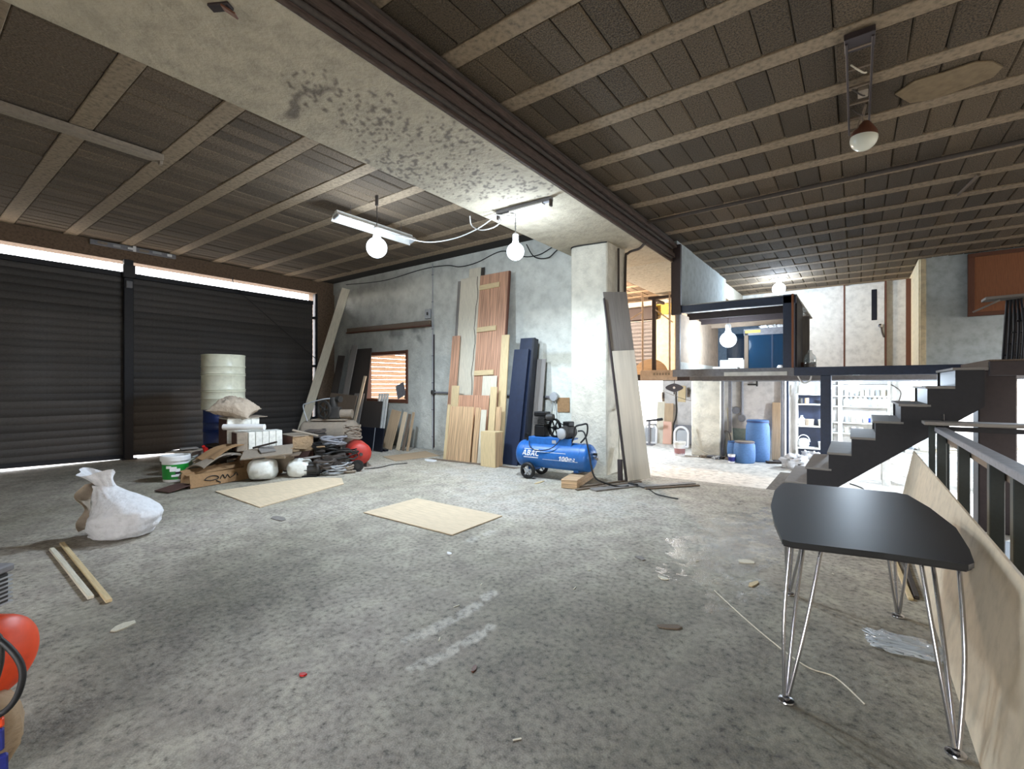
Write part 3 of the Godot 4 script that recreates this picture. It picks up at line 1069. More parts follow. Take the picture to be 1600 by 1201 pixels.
func lamps_and_wires() -> void:
	var K := 1.0
	var b := bulb("pendant_bulb", "lit bare bulb hanging on a wire below the tilted batten light", P(5.73, 3.53, 4.39), 0.15, 6.0 * K, "bulb_glow", Color(0.86, 0.93, 1.0), 30.0 * K)
	put(b, "wire", tube([Vector3(0, 0.26, 0), Vector3(0.004, 0.45, 0), Vector3(0, 0.78, 0)], 0.006, 6), M.dust_dark)
	put(b, "hook_plate", cbox(0.05, 0.16, 0.03, 0.006), M.dust_dark, Vector3(0, 0.7, 0))
	b = bulb("pendant_bulb", "lit bare bulb hanging on a short chain from the pale ceiling beam", P(3.76, 3.32, 5.18), 0.12, 6.0 * K, "bulb_glow", Color(0.86, 0.93, 1.0), 24.0 * K)
	put(b, "wire", tube([Vector3(0, 0.21, 0), Vector3(0.005, 0.3, 0.004), Vector3(0, 0.55, 0)], 0.005, 6), M.grey_plastic)
	var st := begin()
	for k in 5:
		var ring := []
		for j in 8:
			var a := TAU * j / 8
			var q := Vector3(cos(a) * 0.008, sin(a) * 0.014, 0) if k % 2 == 0 else Vector3(0, sin(a) * 0.014, cos(a) * 0.008)
			ring.append(q + Vector3(0, 0.3 + k * 0.022, 0))
		add_tube(st, ring, 0.003, 5, true)
	put(b, "chain", done(st), M.steel)
	b = bulb("ceiling_bulb", "lit round bulb close to the dark ceiling above the cabin", P(1.66, 4.04, 14.2), 0.16, 16.0 * K)
	put(b, "rose", lathe([Vector2(0, 0.25), Vector2(0.2, 0.25), Vector2(0.16, 0.22), Vector2(0.05, 0.21), Vector2(0, 0.21)], 20), M.white_plastic)
	b = bulb("cabin_bulb", "lit round bulb inside the open cabin of the upper floor", P(2.15, 2.43, 10.5), 0.16, 6.0 * K)
	put(b, "wire", tube([Vector3(0, 0.24, 0), Vector3(0, 0.56, 0)], 0.006, 6), M.dust_dark)
	b = bulb("workshop_bulb", "glaring bulb under the upper floor before the white shelves", P(0.05, 1.42, 13.6), 0.12, 26.0 * K)
	put(b, "wire", tube([Vector3(0, 0.2, 0), Vector3(0, 0.28, 0)], 0.006, 6), M.dust_dark)
	# lamps placed to light the workshop and the far bay, two of them unseen
	b = bulb("workshop_bulb", "unseen bulb under the deck behind the staircase, lighting the workshop", P(-2.7, 1.4, 10.8), 0.1, 55.0 * K)
	put(b, "wire", tube([Vector3(0, 0.2, 0), Vector3(0, 0.3, 0)], 0.006, 6), M.dust_dark)
	b = bulb("workshop_bulb", "bulb placed under the far deck beside the leaning panels to light the lower bay", P(4.78, 1.34, 12.5), 0.12, 16.0 * K)  # its place is chosen to brighten the bay under the far deck
	put(b, "wire", tube([Vector3(0, 0.2, 0), Vector3(0, 0.3, 0)], 0.006, 6), M.dust_dark)
	b = bulb("unseen_warm_bulb", "unseen warm bulb lighting the far bay's upper floor, behind the wall of boards", P(6.5, 3.3, 12.6), 0.12, 70.0 * K, "warm_glow", Color(1.0, 0.89, 0.78))  # out of view, placed to give the far bay its warm light
	put(b, "wire", tube([Vector3(0, 0.24, 0), Vector3(0, 1.0, 0)], 0.006, 6), M.dust_dark)


func leant(called: String, label: String, category: String, w: float, n: float, wide: float, high: float, thick: float, m: Material, lean: float, yaw := 0.0, roll := 0.0, y0 := 0.0, group := "") -> MeshInstance3D:
	# a board standing on its lower edge at (w, n) and leaning back by so many degrees
	var b := Basis(Vector3.UP, deg_to_rad(yaw)) * Basis(Vector3.RIGHT, deg_to_rad(-lean)) * Basis(Vector3.BACK, deg_to_rad(roll))
	var o := one(called, label, category, cbox(wide, high, thick, 0.003), m, Vector3.ZERO, Vector3.ZERO, group)
	var lift := thick * sin(deg_to_rad(abs(lean))) + wide * 0.5 * sin(deg_to_rad(abs(roll)))
	o.transform = Transform3D(b, P(w, y0 + lift, n) + b * Vector3(0, high / 2, -thick / 2))
	return o


func wall_fittings() -> void:
	var z := 7.57
	# conduit with clips, switch box, horizontal pipe
	var o := thing("wall_conduit", "thin grey upright conduit on the pale wall between window and boards", "pipe", P(7.85, 0, z))
	put(o, "tube", tube([Vector3(0, 0.02, 0), Vector3(0, 2.0, 0), Vector3(0, 4.28, 0)], 0.014, 8), M.grey_plastic)
	for k in 7:
		put(o, "clip", cbox(0.05, 0.02, 0.02, 0.003), M.grey_paint, Vector3(0, 0.3 + 0.62 * k, 0.005))
	put(o, "stain_strip", cbox(0.03, 2.6, 0.012, 0.002), M.brown_steel, Vector3(0.03, 1.35, -0.014))
	o = thing("switch_box", "small grey switch box beside the upright conduit, above the wooden ledge", "switch", P(7.98, 3.13, z))
	put(o, "case", cbox(0.17, 0.22, 0.07, 0.012), M.grey_plastic, Vector3(0, 0, 0.02))
	put(o, "lever", cbox(0.03, 0.07, 0.03, 0.004), M.black_rubber, Vector3(0.02, 0.0, 0.065))
	o = thing("wall_pipe", "horizontal grey pipe running behind the leaning boards to a round box", "pipe", P(6.2, 1.29, z))
	put(o, "tube", tube([Vector3(-1.6, 0.03, 0.01), Vector3(0, 0, 0.01), Vector3(1.6, -0.03, 0.01)], 0.022, 10), M.grey_paint)
	put(o, "elbow", lathe([Vector2(0, -0.05), Vector2(0.05, -0.05), Vector2(0.06, 0), Vector2(0.05, 0.05), Vector2(0, 0.05)], 16), M.cast, Vector3(-1.62, 0.03, 0.01))
	o = thing("junction_box", "round pale junction box at the pipe's end above the blue compressor", "junction box", P(4.58, 1.27, z), 0)
	put(o, "case", lathe([Vector2(0, 0), Vector2(0.085, 0), Vector2(0.09, 0.03), Vector2(0.08, 0.06), Vector2(0, 0.065)], 20, Transform3D(Basis(Vector3.RIGHT, PI / 2), Vector3.ZERO)), M.grey_plastic)
	put(o, "cable", tube(curve([Vector3(-0.02, -0.06, 0.03), Vector3(-0.08, -0.35, 0.05), Vector3(-0.16, -0.62, 0.09), Vector3(-0.05, -0.8, 0.3)]), 0.008, 6), M.grey_plastic)
	put(o, "cable", tube(curve([Vector3(0.03, -0.08, 0.03), Vector3(0.06, -0.4, 0.03), Vector3(0.05, -0.75, 0.05)]), 0.006, 6), M.grey_plastic)
	one("wall_card", "square of brown hardboard fixed to the wall above the blue compressor", "panel", cbox(0.26, 0.27, 0.012, 0.003), M.cardboard, P(4.4, 1.12, 7.585), Vector3(0, 0, 1))
	# wooden ledge
	o = thing("wall_ledge", "brown wooden ledge along the wall above the orange window", "ledge", P(9.5, 2.94, z))
	put(o, "rail", cbox(3.2, 0.11, 0.06, 0.006), M.old_board_x, Vector3(0, 0, 0.02), Vector3(0, 0, -0.6))
	put(o, "lip", cbox(3.2, 0.03, 0.1, 0.005), M.brown_wood_x, Vector3(0, -0.065, 0.03), Vector3(0, 0, -0.6))
	# loose cable along the wall's top
	one("wall_cable", "dark cable sagging along the top of the pale wall behind the bulbs", "cable", tube(curve([P(11.2, 4.22, z), P(9.6, 4.12, z), P(8.2, 4.2, z), P(7.4, 4.17, z), P(6.97, 4.07, z - 0.03), P(6.5, 4.1, z), P(5.83, 4.22, z - 0.02), P(5.3, 4.02, z - 0.05), P(4.97, 4.0, z), P(4.68, 4.08, z), P(4.4, 4.2, z)]), 0.01, 6), M.black_rubber)
	one("wall_cable", "thin cable dipping between the ceiling edge and the corner of the pier", "cable", tube(curve([P(5.2, 4.24, z - 0.04), P(5.0, 3.96, z - 0.06), P(4.7, 3.9, z - 0.04), P(4.45, 4.02, z - 0.04), P(4.1, 3.84, z - 0.1), P(3.95, 3.86, 7.1), P(3.5, 3.85, 7.1), P(3.3, 3.84, 7.1)]), 0.011, 6), M.black_rubber)
	# pipes down the pier's side and under the beam
	one("pier_pipe", "dark pipe running down the pier's inner side, bent at its foot", "pipe", tube(curve([P(3.27, 3.82, 7.5), P(3.27, 3.0, 7.5), P(3.27, 1.4, 7.5), P(3.26, 1.1, 7.48), P(3.14, 1.08, 7.4)]), 0.02, 8), M.dust_dark)
	one("pier_pipe", "dark pipe framing the opening beside the pier, curving under the beam", "pipe", tube(curve([P(3.27, 0.35, 7.8), P(3.27, 2.0, 7.8), P(3.27, 3.6, 7.8), P(3.22, 3.8, 7.8), P(3.0, 3.83, 7.75), P(2.85, 3.86, 7.6)]), 0.022, 8), M.dust_dark)
	var k := 0
	for q in [[2.83, 4.09], [2.85, 3.92], [2.84, 4.24]]:
		one("beam_pipe", ["conduit along the middle of the dark beam side", "lowest conduit along the dark beam side", "topmost conduit along the dark beam side under the blocks"][k], "pipe", tube([P(q[0], q[1], -2.5), P(q[0] - 0.01, q[1], 3.0), P(q[0], q[1] + 0.01, 9.0)], 0.022, 8), M.dust_dark)
		k += 1
	one("ceiling_pipe", "long dark pipe under the ribbed ceiling, running off above the cabin", "pipe", tube([P(2.8, 4.2, 7.62), P(0.5, 4.22, 7.62), P(-3.5, 4.24, 7.62)], 0.028, 8), M.dust_dark)


func batten(label: String, at: Vector3, len: float, turn: float, tilt := 0.0, broken := false) -> Node3D:
	var o := thing("batten_light", label, "light", at, turn)
	o.rotation_degrees.x = tilt
	put(o, "case", cbox(0.11, 0.07, len, 0.006), M.dusty, Vector3(0, 0.01, 0))
	for s in [-1, 1]:
		put(o, "end_cap", cbox(0.06, 0.09, 0.035, 0.006), M.dusty, Vector3(0, -0.03, s * (len / 2 - 0.02)))
	return o


func lumber() -> void:
	var g := ""
	leant("tall_board", "tallest pale sheet of the leaning stack, its top rising behind the others", "board", 6.556, 7.215, 0.33, 4.0, 0.015, M.raw_white, 5.0)
	leant("tall_board", "broad cream sheet with a wavy right edge in the middle of the leaning stack", "board", 6.62, 7.18, 0.6, 3.8, 0.016, M.raw_white, 5.0)
	leant("edge_strip", "narrow grey strip standing at the left of the broad cream sheet", "strip", 6.965, 7.18, 0.07, 3.76, 0.03, M.grey_board, 5.0)
	leant("edge_strip", "short dark strip showing above the wavy sheet", "strip", 6.335, 7.215, 0.085, 3.98, 0.015, M.dark_board, 5.0)
	# the live edge: a pale strip whose left side wanders
	var poly := []
	for k in 25:
		var t := k / 24.0
		poly.append(Vector2(-0.05 + 0.02 * sin(t * 23.0) + 0.012 * sin(t * 51.0), t * 3.78))
	for k in [1.0, 0.0]:
		poly.append(Vector2(0.1, k * 3.78))
	var st := begin()
	add_prism(st, poly, 0.02)
	var o: Node3D = one("wavy_board", "pale narrow board with a wandering bark edge, right of the cream sheet", "board", done(st), M.raw_white, P(6.33, 0.0, 7.145), Vector3(-5.0, 0, 0))
	st = begin()
	poly = []
	for k in 25:
		var t := k / 24.0
		poly.append(Vector2(-0.068 + 0.02 * sin(t * 23.0) + 0.012 * sin(t * 51.0), t * 3.78))
	for k in range(24, -1, -1):
		var t := k / 24.0
		poly.append(Vector2(-0.05 + 0.02 * sin(t * 23.0) + 0.012 * sin(t * 51.0), t * 3.78))
	add_prism(st, poly, 0.018)
	put(o, "bark_edge", done(st), M.dark_board)
	# reddish door blank with three cleats
	o = thing("door_blank", "tall reddish striped door blank with three pale cleats nailed across", "door blank", P(5.919, 0.012, 7.06))
	o.rotation_degrees = Vector3(-5.4, 0, 0)
	put(o, "panel", cbox(0.73, 3.76, 0.04, 0.003), M.veneer, Vector3(0, 1.88, -0.02))
	put(o, "edge_band", cbox(0.05, 3.76, 0.05, 0.003), M.brown_wood, Vector3(0.37, 1.88, -0.03))
	for q in [[3.5, -0.09, 0.52], [2.62, -0.1, 0.5], [1.73, -0.1, 0.5]]:
		put(o, "cleat", cbox(q[2], 0.1, 0.03, 0.004), M.pine_x, Vector3(q[1], q[0], 0.015), Vector3(0, 0, 1.5))
	leant("board", "tan board on edge at the right side of the reddish door blank", "board", 5.48, 7.0, 0.18, 2.47, 0.03, M.pine, 5.0)
	leant("board", "pinkish board at the left end of the leaning stack, taller than the cream one", "board", 6.89, 7.06, 0.21, 2.55, 0.03, M.veneer, 6.0)
	leant("board", "short cream board in front of the pinkish one at the stack's left end", "board", 6.656, 6.93, 0.2, 1.48, 0.022, M.pine, 5.0)
	leant("sheet", "wide low sheet of striped reddish veneer behind the front tan panel", "panel", 6.19, 6.95, 0.85, 1.29, 0.016, M.veneer, 5.0)
	leant("sheet", "front tan panel with pinkish right half, lowest and foremost of the stack", "panel", 6.268, 6.7, 0.62, 1.07, 0.03, M.tan_veneer, 7.0)
	leant("edge_strip", "pale upright strip along the left edge of the front tan panel", "strip", 6.62, 6.7, 0.07, 1.1, 0.04, M.pine, 7.0)
	leant("board", "pinkish short board just right of the front tan panel", "board", 5.887, 6.75, 0.13, 1.06, 0.02, M.tan_veneer, 7.0)
	leant("board", "cream short board between the pinkish short one and the tall tan one", "board", 5.74, 6.75, 0.13, 1.02, 0.02, M.raw_white, 7.0)
	leant("board", "slim tan board standing behind the tan box, taller than the front panel", "board", 5.6, 6.85, 0.15, 1.46, 0.03, M.pine, 6.0)
	leant("board", "small orange board right of the slim tan one, above the tan box", "board", 5.45, 6.86, 0.12, 1.08, 0.02, M.tan_veneer, 6.0)
	leant("board", "plain cream panel low on the reddish door blank below the last cleat", "panel", 5.835, 7.0, 0.36, 1.68, 0.014, M.raw_white, 6.0)
	o = thing("timber_box", "upright tan box of boards at the foot of the leaning stack", "box", P(5.4, 0, 6.7))
	put(o, "front", cbox(0.34, 0.62, 0.02, 0.003), M.pine, Vector3(0, 0.31, 0.11))
	for s in [-1, 1]:
		put(o, "side", cbox(0.02, 0.62, 0.22, 0.003), M.tan_veneer, Vector3(s * 0.16, 0.31, 0))
	put(o, "top", cbox(0.34, 0.02, 0.24, 0.003), M.pine_x, Vector3(0, 0.63, 0))
	put(o, "back", cbox(0.3, 0.6, 0.02, 0.003), M.pine, Vector3(0, 0.31, -0.1))
	leant("blue_board", "dark blue board leaning by the compressor, the taller one behind", "board", 5.12, 7.05, 0.34, 2.42, 0.03, M.navy, 9.0, 0.0, -0.5)
	leant("blue_board", "dark blue board leaning by the compressor, the shorter one in front", "board", 5.2, 6.97, 0.34, 2.2, 0.03, M.navy, 9.3, 0.0, -0.6)
	leant("blue_board", "dark blue board on edge at the right of the two blue ones", "board", 4.9, 6.98, 0.05, 2.38, 0.14, M.navy_dark, 8.0, 0.0, -0.3)
	leant("grey_sheet", "grey panel leaning on the wall behind the blue boards", "panel", 4.82, 7.2, 0.2, 2.0, 0.02, M.grey_board, 8.0)
	# ---- the two panels leaning against the pier
	var top := P(3.16, 2.94, 7.12)
	var dirw := (P(2.6, 0, 7.2) - P(2.87, 0, 6.84)).normalized()
	for q in [["leaning_board", "long dark grey panel leaning against the pier, behind the stained one", 3.02, 0.0, M.grey_board, 0.43], ["leaning_board", "stained beige panel leaning against the pier, the shorter one in front", 2.04, 0.03, M.stained_board, 0.4]]:
		var foot := (P(2.87, 0.02, 6.84) + P(2.6, 0.02, 7.2)) * 0.5
		var up := (top - foot).normalized()
		var x := (dirw - up * dirw.dot(up)).normalized()
		var zz := x.cross(up)
		o = one(q[0], q[1], "panel", cbox(q[5], q[2], 0.02, 0.003), q[4])
		o.transform = Transform3D(Basis(x, up, zz), foot + up * q[2] / 2 + zz * q[3])
		if q[3] == 0.0:
			put(o, "steel_edge", cbox(0.025, 2.9, 0.03, 0.004), M.brown_steel, Vector3(-0.225, -0.05, 0.025))
	st = begin()
	add_bar(st, P(2.93, 0.005, 6.79), P(2.95, 0.34, 6.82), 0.04, 0.07)
	one("steel_shoe", "dark steel shoe at the foot of the leaning panels", "bracket", done(st), M.brown_steel)


func air_compressor() -> void:
	# ---- blue compressor: x runs along the tank to the right
	var o := thing("air_compressor", "blue horizontal air compressor with black pump and belt wheel by the pier", "compressor", P(3.86, 0, 6.4), 4.0)
	var r := 0.215
	var y := 0.375
	var prof := []
	for k in 9:
		var a := PI / 2 * k / 8
		prof.append(Vector2(r * sin(a), -0.62 - 0.0 + 0.12 * (1.0 - cos(a)) - 0.12 + 0.06))
	for k in 9:
		var a := PI / 2 * (1.0 - k / 8.0)
		prof.append(Vector2(r * sin(a), 0.62 + 0.06 - 0.12 * (1.0 - cos(a))))
	var lay := Transform3D(Basis(Vector3.BACK, -PI / 2), Vector3.ZERO)
	var tk := put(o, "tank", lathe(prof, 40, lay), M.blue_tank, Vector3(0, y, 0))
	put(tk, "seam", lathe([Vector2(r + 0.003, -0.5), Vector2(r + 0.005, -0.49), Vector2(r + 0.003, -0.48)], 40, lay), M.blue_tank)
	put(tk, "seam", lathe([Vector2(r + 0.003, 0.48), Vector2(r + 0.005, 0.49), Vector2(r + 0.003, 0.5)], 40, lay), M.blue_tank)
	var mark := func(called: String, mesh: Mesh, x: float, ang: float) -> void:
		put(tk, called, mesh, M.white_plastic, Vector3(x, 0, 0), Vector3(-ang, 0, 0))
	mark.call("logo", lettering("ABAC", 0.09, 0.002, r + 0.002), -0.33, 10.0)
	mark.call("model_text", lettering("100", 0.075, 0.002, r + 0.002), 0.24, -4.0)
	mark.call("model_text", lettering("HP-2", 0.045, 0.002, r + 0.002), 0.37, -4.0)
	for q in [[-0.05, 18.0, 0.66, 0.006], [-0.33, -8.0, 0.26, 0.012], [0.18, -12.0, 0.6, 0.005], [-0.33, 27.0, 0.26, 0.008]]:
		var an: float = deg_to_rad(q[1])
		put(tk, "stripe", cbox(q[2], q[3], 0.002, 0.0), M.white_plastic, Vector3(q[0], sin(an) * (r + 0.001), cos(an) * (r + 0.001)), Vector3(-q[1], 0, 0))
	# saddle plate
	var pl := put(o, "saddle", cbox(0.76, 0.025, 0.24, 0.004), M.blue_tank, Vector3(-0.04, y + r + 0.06, 0))
	put(pl, "flange", cbox(0.76, 0.11, 0.012, 0.003), M.blue_tank, Vector3(0, -0.05, 0.12))
	put(pl, "badge", cbox(0.07, 0.05, 0.004, 0.002), M.grey_plastic, Vector3(0.08, -0.05, 0.128))
	# pump with cooling fins
	var st := begin()
	add_box(st, Vector3(0.17, 0.16, 0.16), Transform3D(Basis.IDENTITY, Vector3(0, 0.08, 0)), 0.015)
	add_box(st, Vector3(0.1, 0.1, 0.1), Transform3D(Basis.IDENTITY, Vector3(0, 0.19, 0)), 0.01)
	var pm := put(o, "pump", done(st), M.black_iron, Vector3(-0.24, y + r + 0.07, 0))
	pm.scale = Vector3.ONE * 1.18
	for k in 6:
		put(pm, "fin", cbox(0.17, 0.008, 0.17, 0.002), M.cast, Vector3(0, 0.17 + k * 0.02, 0))
	put(pm, "cylinder_head", cbox(0.18, 0.06, 0.17, 0.012), M.black_iron, Vector3(0, 0.31, 0))
	put(pm, "intake_filter", lathe([Vector2(0, -0.05), Vector2(0.045, -0.05), Vector2(0.05, 0), Vector2(0.045, 0.05), Vector2(0, 0.05)], 16, lay), M.cast, Vector3(0.14, 0.27, 0.03))
	# belt wheel, turned to the right of the pump
	var wh := put(o, "belt_wheel", lathe([Vector2(0.125, -0.02), Vector2(0.15, -0.02), Vector2(0.152, 0), Vector2(0.15, 0.02), Vector2(0.125, 0.02), Vector2(0.125, -0.02)], 36, Transform3D(Basis(Vector3.RIGHT, PI / 2), Vector3.ZERO)), M.black_iron, Vector3(0.0, y + r + 0.22, 0.02), Vector3(0, -25, 0))
	put(wh, "hub", lathe([Vector2(0, -0.03), Vector2(0.03, -0.03), Vector2(0.03, 0.03), Vector2(0, 0.03)], 16, Transform3D(Basis(Vector3.RIGHT, PI / 2), Vector3.ZERO)), M.black_iron)
	for k in 6:
		put(wh, "spoke", cbox(0.11, 0.025, 0.012, 0.003), M.black_iron, Vector3(cos(k * TAU / 6), sin(k * TAU / 6), 0) * 0.078, Vector3(0, 0, k * 60.0))
	# electric motor
	var mo := put(o, "motor", lathe([Vector2(0, -0.11), Vector2(0.06, -0.11), Vector2(0.085, -0.08), Vector2(0.09, 0.06), Vector2(0.08, 0.1), Vector2(0, 0.11)], 24, Transform3D(Basis(Vector3.RIGHT, PI / 2), Vector3.ZERO)), M.cast, Vector3(0.24, y + r + 0.17, 0.02), Vector3(0, -15, 0))
	mo.scale = Vector3.ONE * 1.15
	put(mo, "terminal_box", cbox(0.11, 0.06, 0.12, 0.008), M.black_iron, Vector3(0.0, 0.11, 0))
	put(mo, "fan_cover", lathe([Vector2(0, 0.1), Vector2(0.07, 0.1), Vector2(0.075, 0.13), Vector2(0.05, 0.145), Vector2(0, 0.145)], 20, Transform3D(Basis(Vector3.RIGHT, PI / 2), Vector3.ZERO)), M.grey_plastic, Vector3(-0.02, -0.02, 0))
	put(o, "belt", tube(curve([Vector3(-0.02, y + r + 0.36, 0.02), Vector3(0.1, y + r + 0.3, 0.02), Vector3(0.2, y + r + 0.24, 0.02)]), 0.008, 6), M.black_rubber)
	# handle on the right, wheels on the left, rubber foot on the right
	put(o, "handle", tube(curve([Vector3(0.33, y + r + 0.02, 0.1), Vector3(0.38, y + r + 0.12, 0.12), Vector3(0.4, y + r + 0.26, 0.12), Vector3(0.5, y + r + 0.3, 0.1), Vector3(0.57, y + r + 0.3, 0.06), Vector3(0.56, y + r + 0.14, 0.06), Vector3(0.47, y + r + 0.02, 0.08)]), 0.014, 8), M.black_rubber)
	var whl := Transform3D(Basis(Vector3.RIGHT, PI / 2), Vector3.ZERO)
	for s in [1, -1]:
		var w := put(o, "wheel", lathe([Vector2(0.085, -0.03), Vector2(0.115, -0.03), Vector2(0.13, -0.015), Vector2(0.13, 0.015), Vector2(0.115, 0.03), Vector2(0.085, 0.03), Vector2(0.085, -0.03)], 28, whl), M.black_rubber, Vector3(-0.38, 0.13, s * 0.22))
		put(w, "hub", lathe([Vector2(0, -0.02), Vector2(0.025, -0.02), Vector2(0.025, 0.02), Vector2(0, 0.02)], 14, whl), M.grey_plastic)
		for k in 5:
			put(w, "spoke", cbox(0.075, 0.024, 0.02, 0.003), M.grey_plastic, Vector3(cos(k * TAU / 5 + 0.3), sin(k * TAU / 5 + 0.3), 0) * 0.055, Vector3(0, 0, k * 72.0 + 17.0))
	put(o, "axle", tube([Vector3(-0.38, 0.13, -0.22), Vector3(-0.38, 0.13, 0.22)], 0.012, 8), M.steel)
	put(o, "wheel_bracket", cbox(0.1, 0.1, 0.24, 0.005), M.blue_tank, Vector3(-0.38, 0.17, 0))
	put(o, "foot", cbox(0.08, 0.06, 0.2, 0.006), M.blue_tank, Vector3(0.4, 0.17, 0))
	# valves and hoses
	put(o, "outlet_valve", lathe([Vector2(0, -0.06), Vector2(0.02, -0.06), Vector2(0.02, 0.0), Vector2(0.035, 0.01), Vector2(0.035, 0.04), Vector2(0, 0.04)], 12, lay), M.chrome, Vector3(0.7, y + 0.02, 0.04))
	put(o, "valve_knob", lathe([Vector2(0, 0), Vector2(0.03, 0), Vector2(0.03, 0.03), Vector2(0, 0.03)], 12), M.black_rubber, Vector3(0.7, y + 0.06, 0.05))
	put(o, "pressure_gauge", lathe([Vector2(0, -0.02), Vector2(0.035, -0.02), Vector2(0.035, 0.02), Vector2(0, 0.02)], 18, whl), M.black_iron, Vector3(-0.49, y + r + 0.08, 0.06))
	put(o, "gauge_pipe", tube([Vector3(-0.49, y + r - 0.06, 0.04), Vector3(-0.49, y + r + 0.06, 0.05)], 0.015, 8), M.cast)
	put(o, "power_cable", tube(curve([Vector3(-0.4, y + r + 0.0, 0.14), Vector3(-0.34, y + 0.14, 0.22), Vector3(-0.24, y + 0.09, 0.23), Vector3(-0.08, y + 0.1, 0.23), Vector3(0.06, y + 0.15, 0.21), Vector3(0.14, y + r + 0.04, 0.14), Vector3(0.16, y + r + 0.12, 0.1)]), 0.008, 6), M.black_rubber)
	put(o, "air_hose", tube(curve([Vector3(0.44, y + r + 0.2, 0.1), Vector3(0.56, y + r + 0.18, 0.14), Vector3(0.66, y + 0.1, 0.2), Vector3(0.78, y - 0.2, 0.3), Vector3(0.93, 0.08, 0.25), Vector3(1.1, 0.02, 0.1), Vector3(1.2, 0.03, 0.02)]), 0.012, 8), M.black_rubber)
	# the block under its right end and the boards beside it
	one("timber_block", "reddish brown timber block propped under the right end of the compressor", "block", cbox(0.24, 0.13, 0.95, 0.006), M.tan_veneer_x, P(3.42, 0.07, 6.35), Vector3(0, 12, 0))
	var k := 0
	for q in [[3.02, 6.55, 0.05, 1.3, 24.0], [2.93, 6.4, 0.06, 1.2, 26.0], [2.78, 6.38, 0.16, 0.9, 28.0]]:
		one("floor_batten", ["old batten on the floor nearest the compressor's block", "second old batten on the floor before the pier", "broad short board on the floor by the steel shoe"][k], "board", cbox(q[2], 0.02, q[3], 0.003), M.old_board if k < 2 else M.grey_board, P(q[0], 0.012 + 0.001 * k, q[1]), Vector3(0, -q[4], 0))
		k += 1
	one("floor_batten", "grey board lying on the floor right of the leaning panels", "board", cbox(0.1, 0.02, 0.9, 0.003), M.grey_board, P(2.25, 0.012, 6.95), Vector3(0, -38, 0))
	one("floor_batten", "thin slat beside the grey board right of the leaning panels", "board", cbox(0.04, 0.02, 0.9, 0.003), M.old_board, P(2.15, 0.012, 6.85), Vector3(0, -38, 0))
	leant("offcut", "pale triangular offcut tilted against the pier's foot behind the battens", "board", 3.1, 7.28, 0.16, 0.5, 0.02, M.raw_white, 20.0, -60.0, 18.0)
	o = thing("power_strip", "black power strip on the floor by the leaning panels, its cord trailing", "power strip", P(2.66, 0.022, 6.62), -30)
	put(o, "case", cbox(0.16, 0.04, 0.08, 0.01), M.black_rubber)
	put(o, "cord", tube(curve([Vector3(0.08, 0, 0), Vector3(0.3, -0.012, -0.04), Vector3(0.6, -0.012, 0.06), Vector3(0.9, -0.012, -0.02)]), 0.008, 6), M.black_rubber)


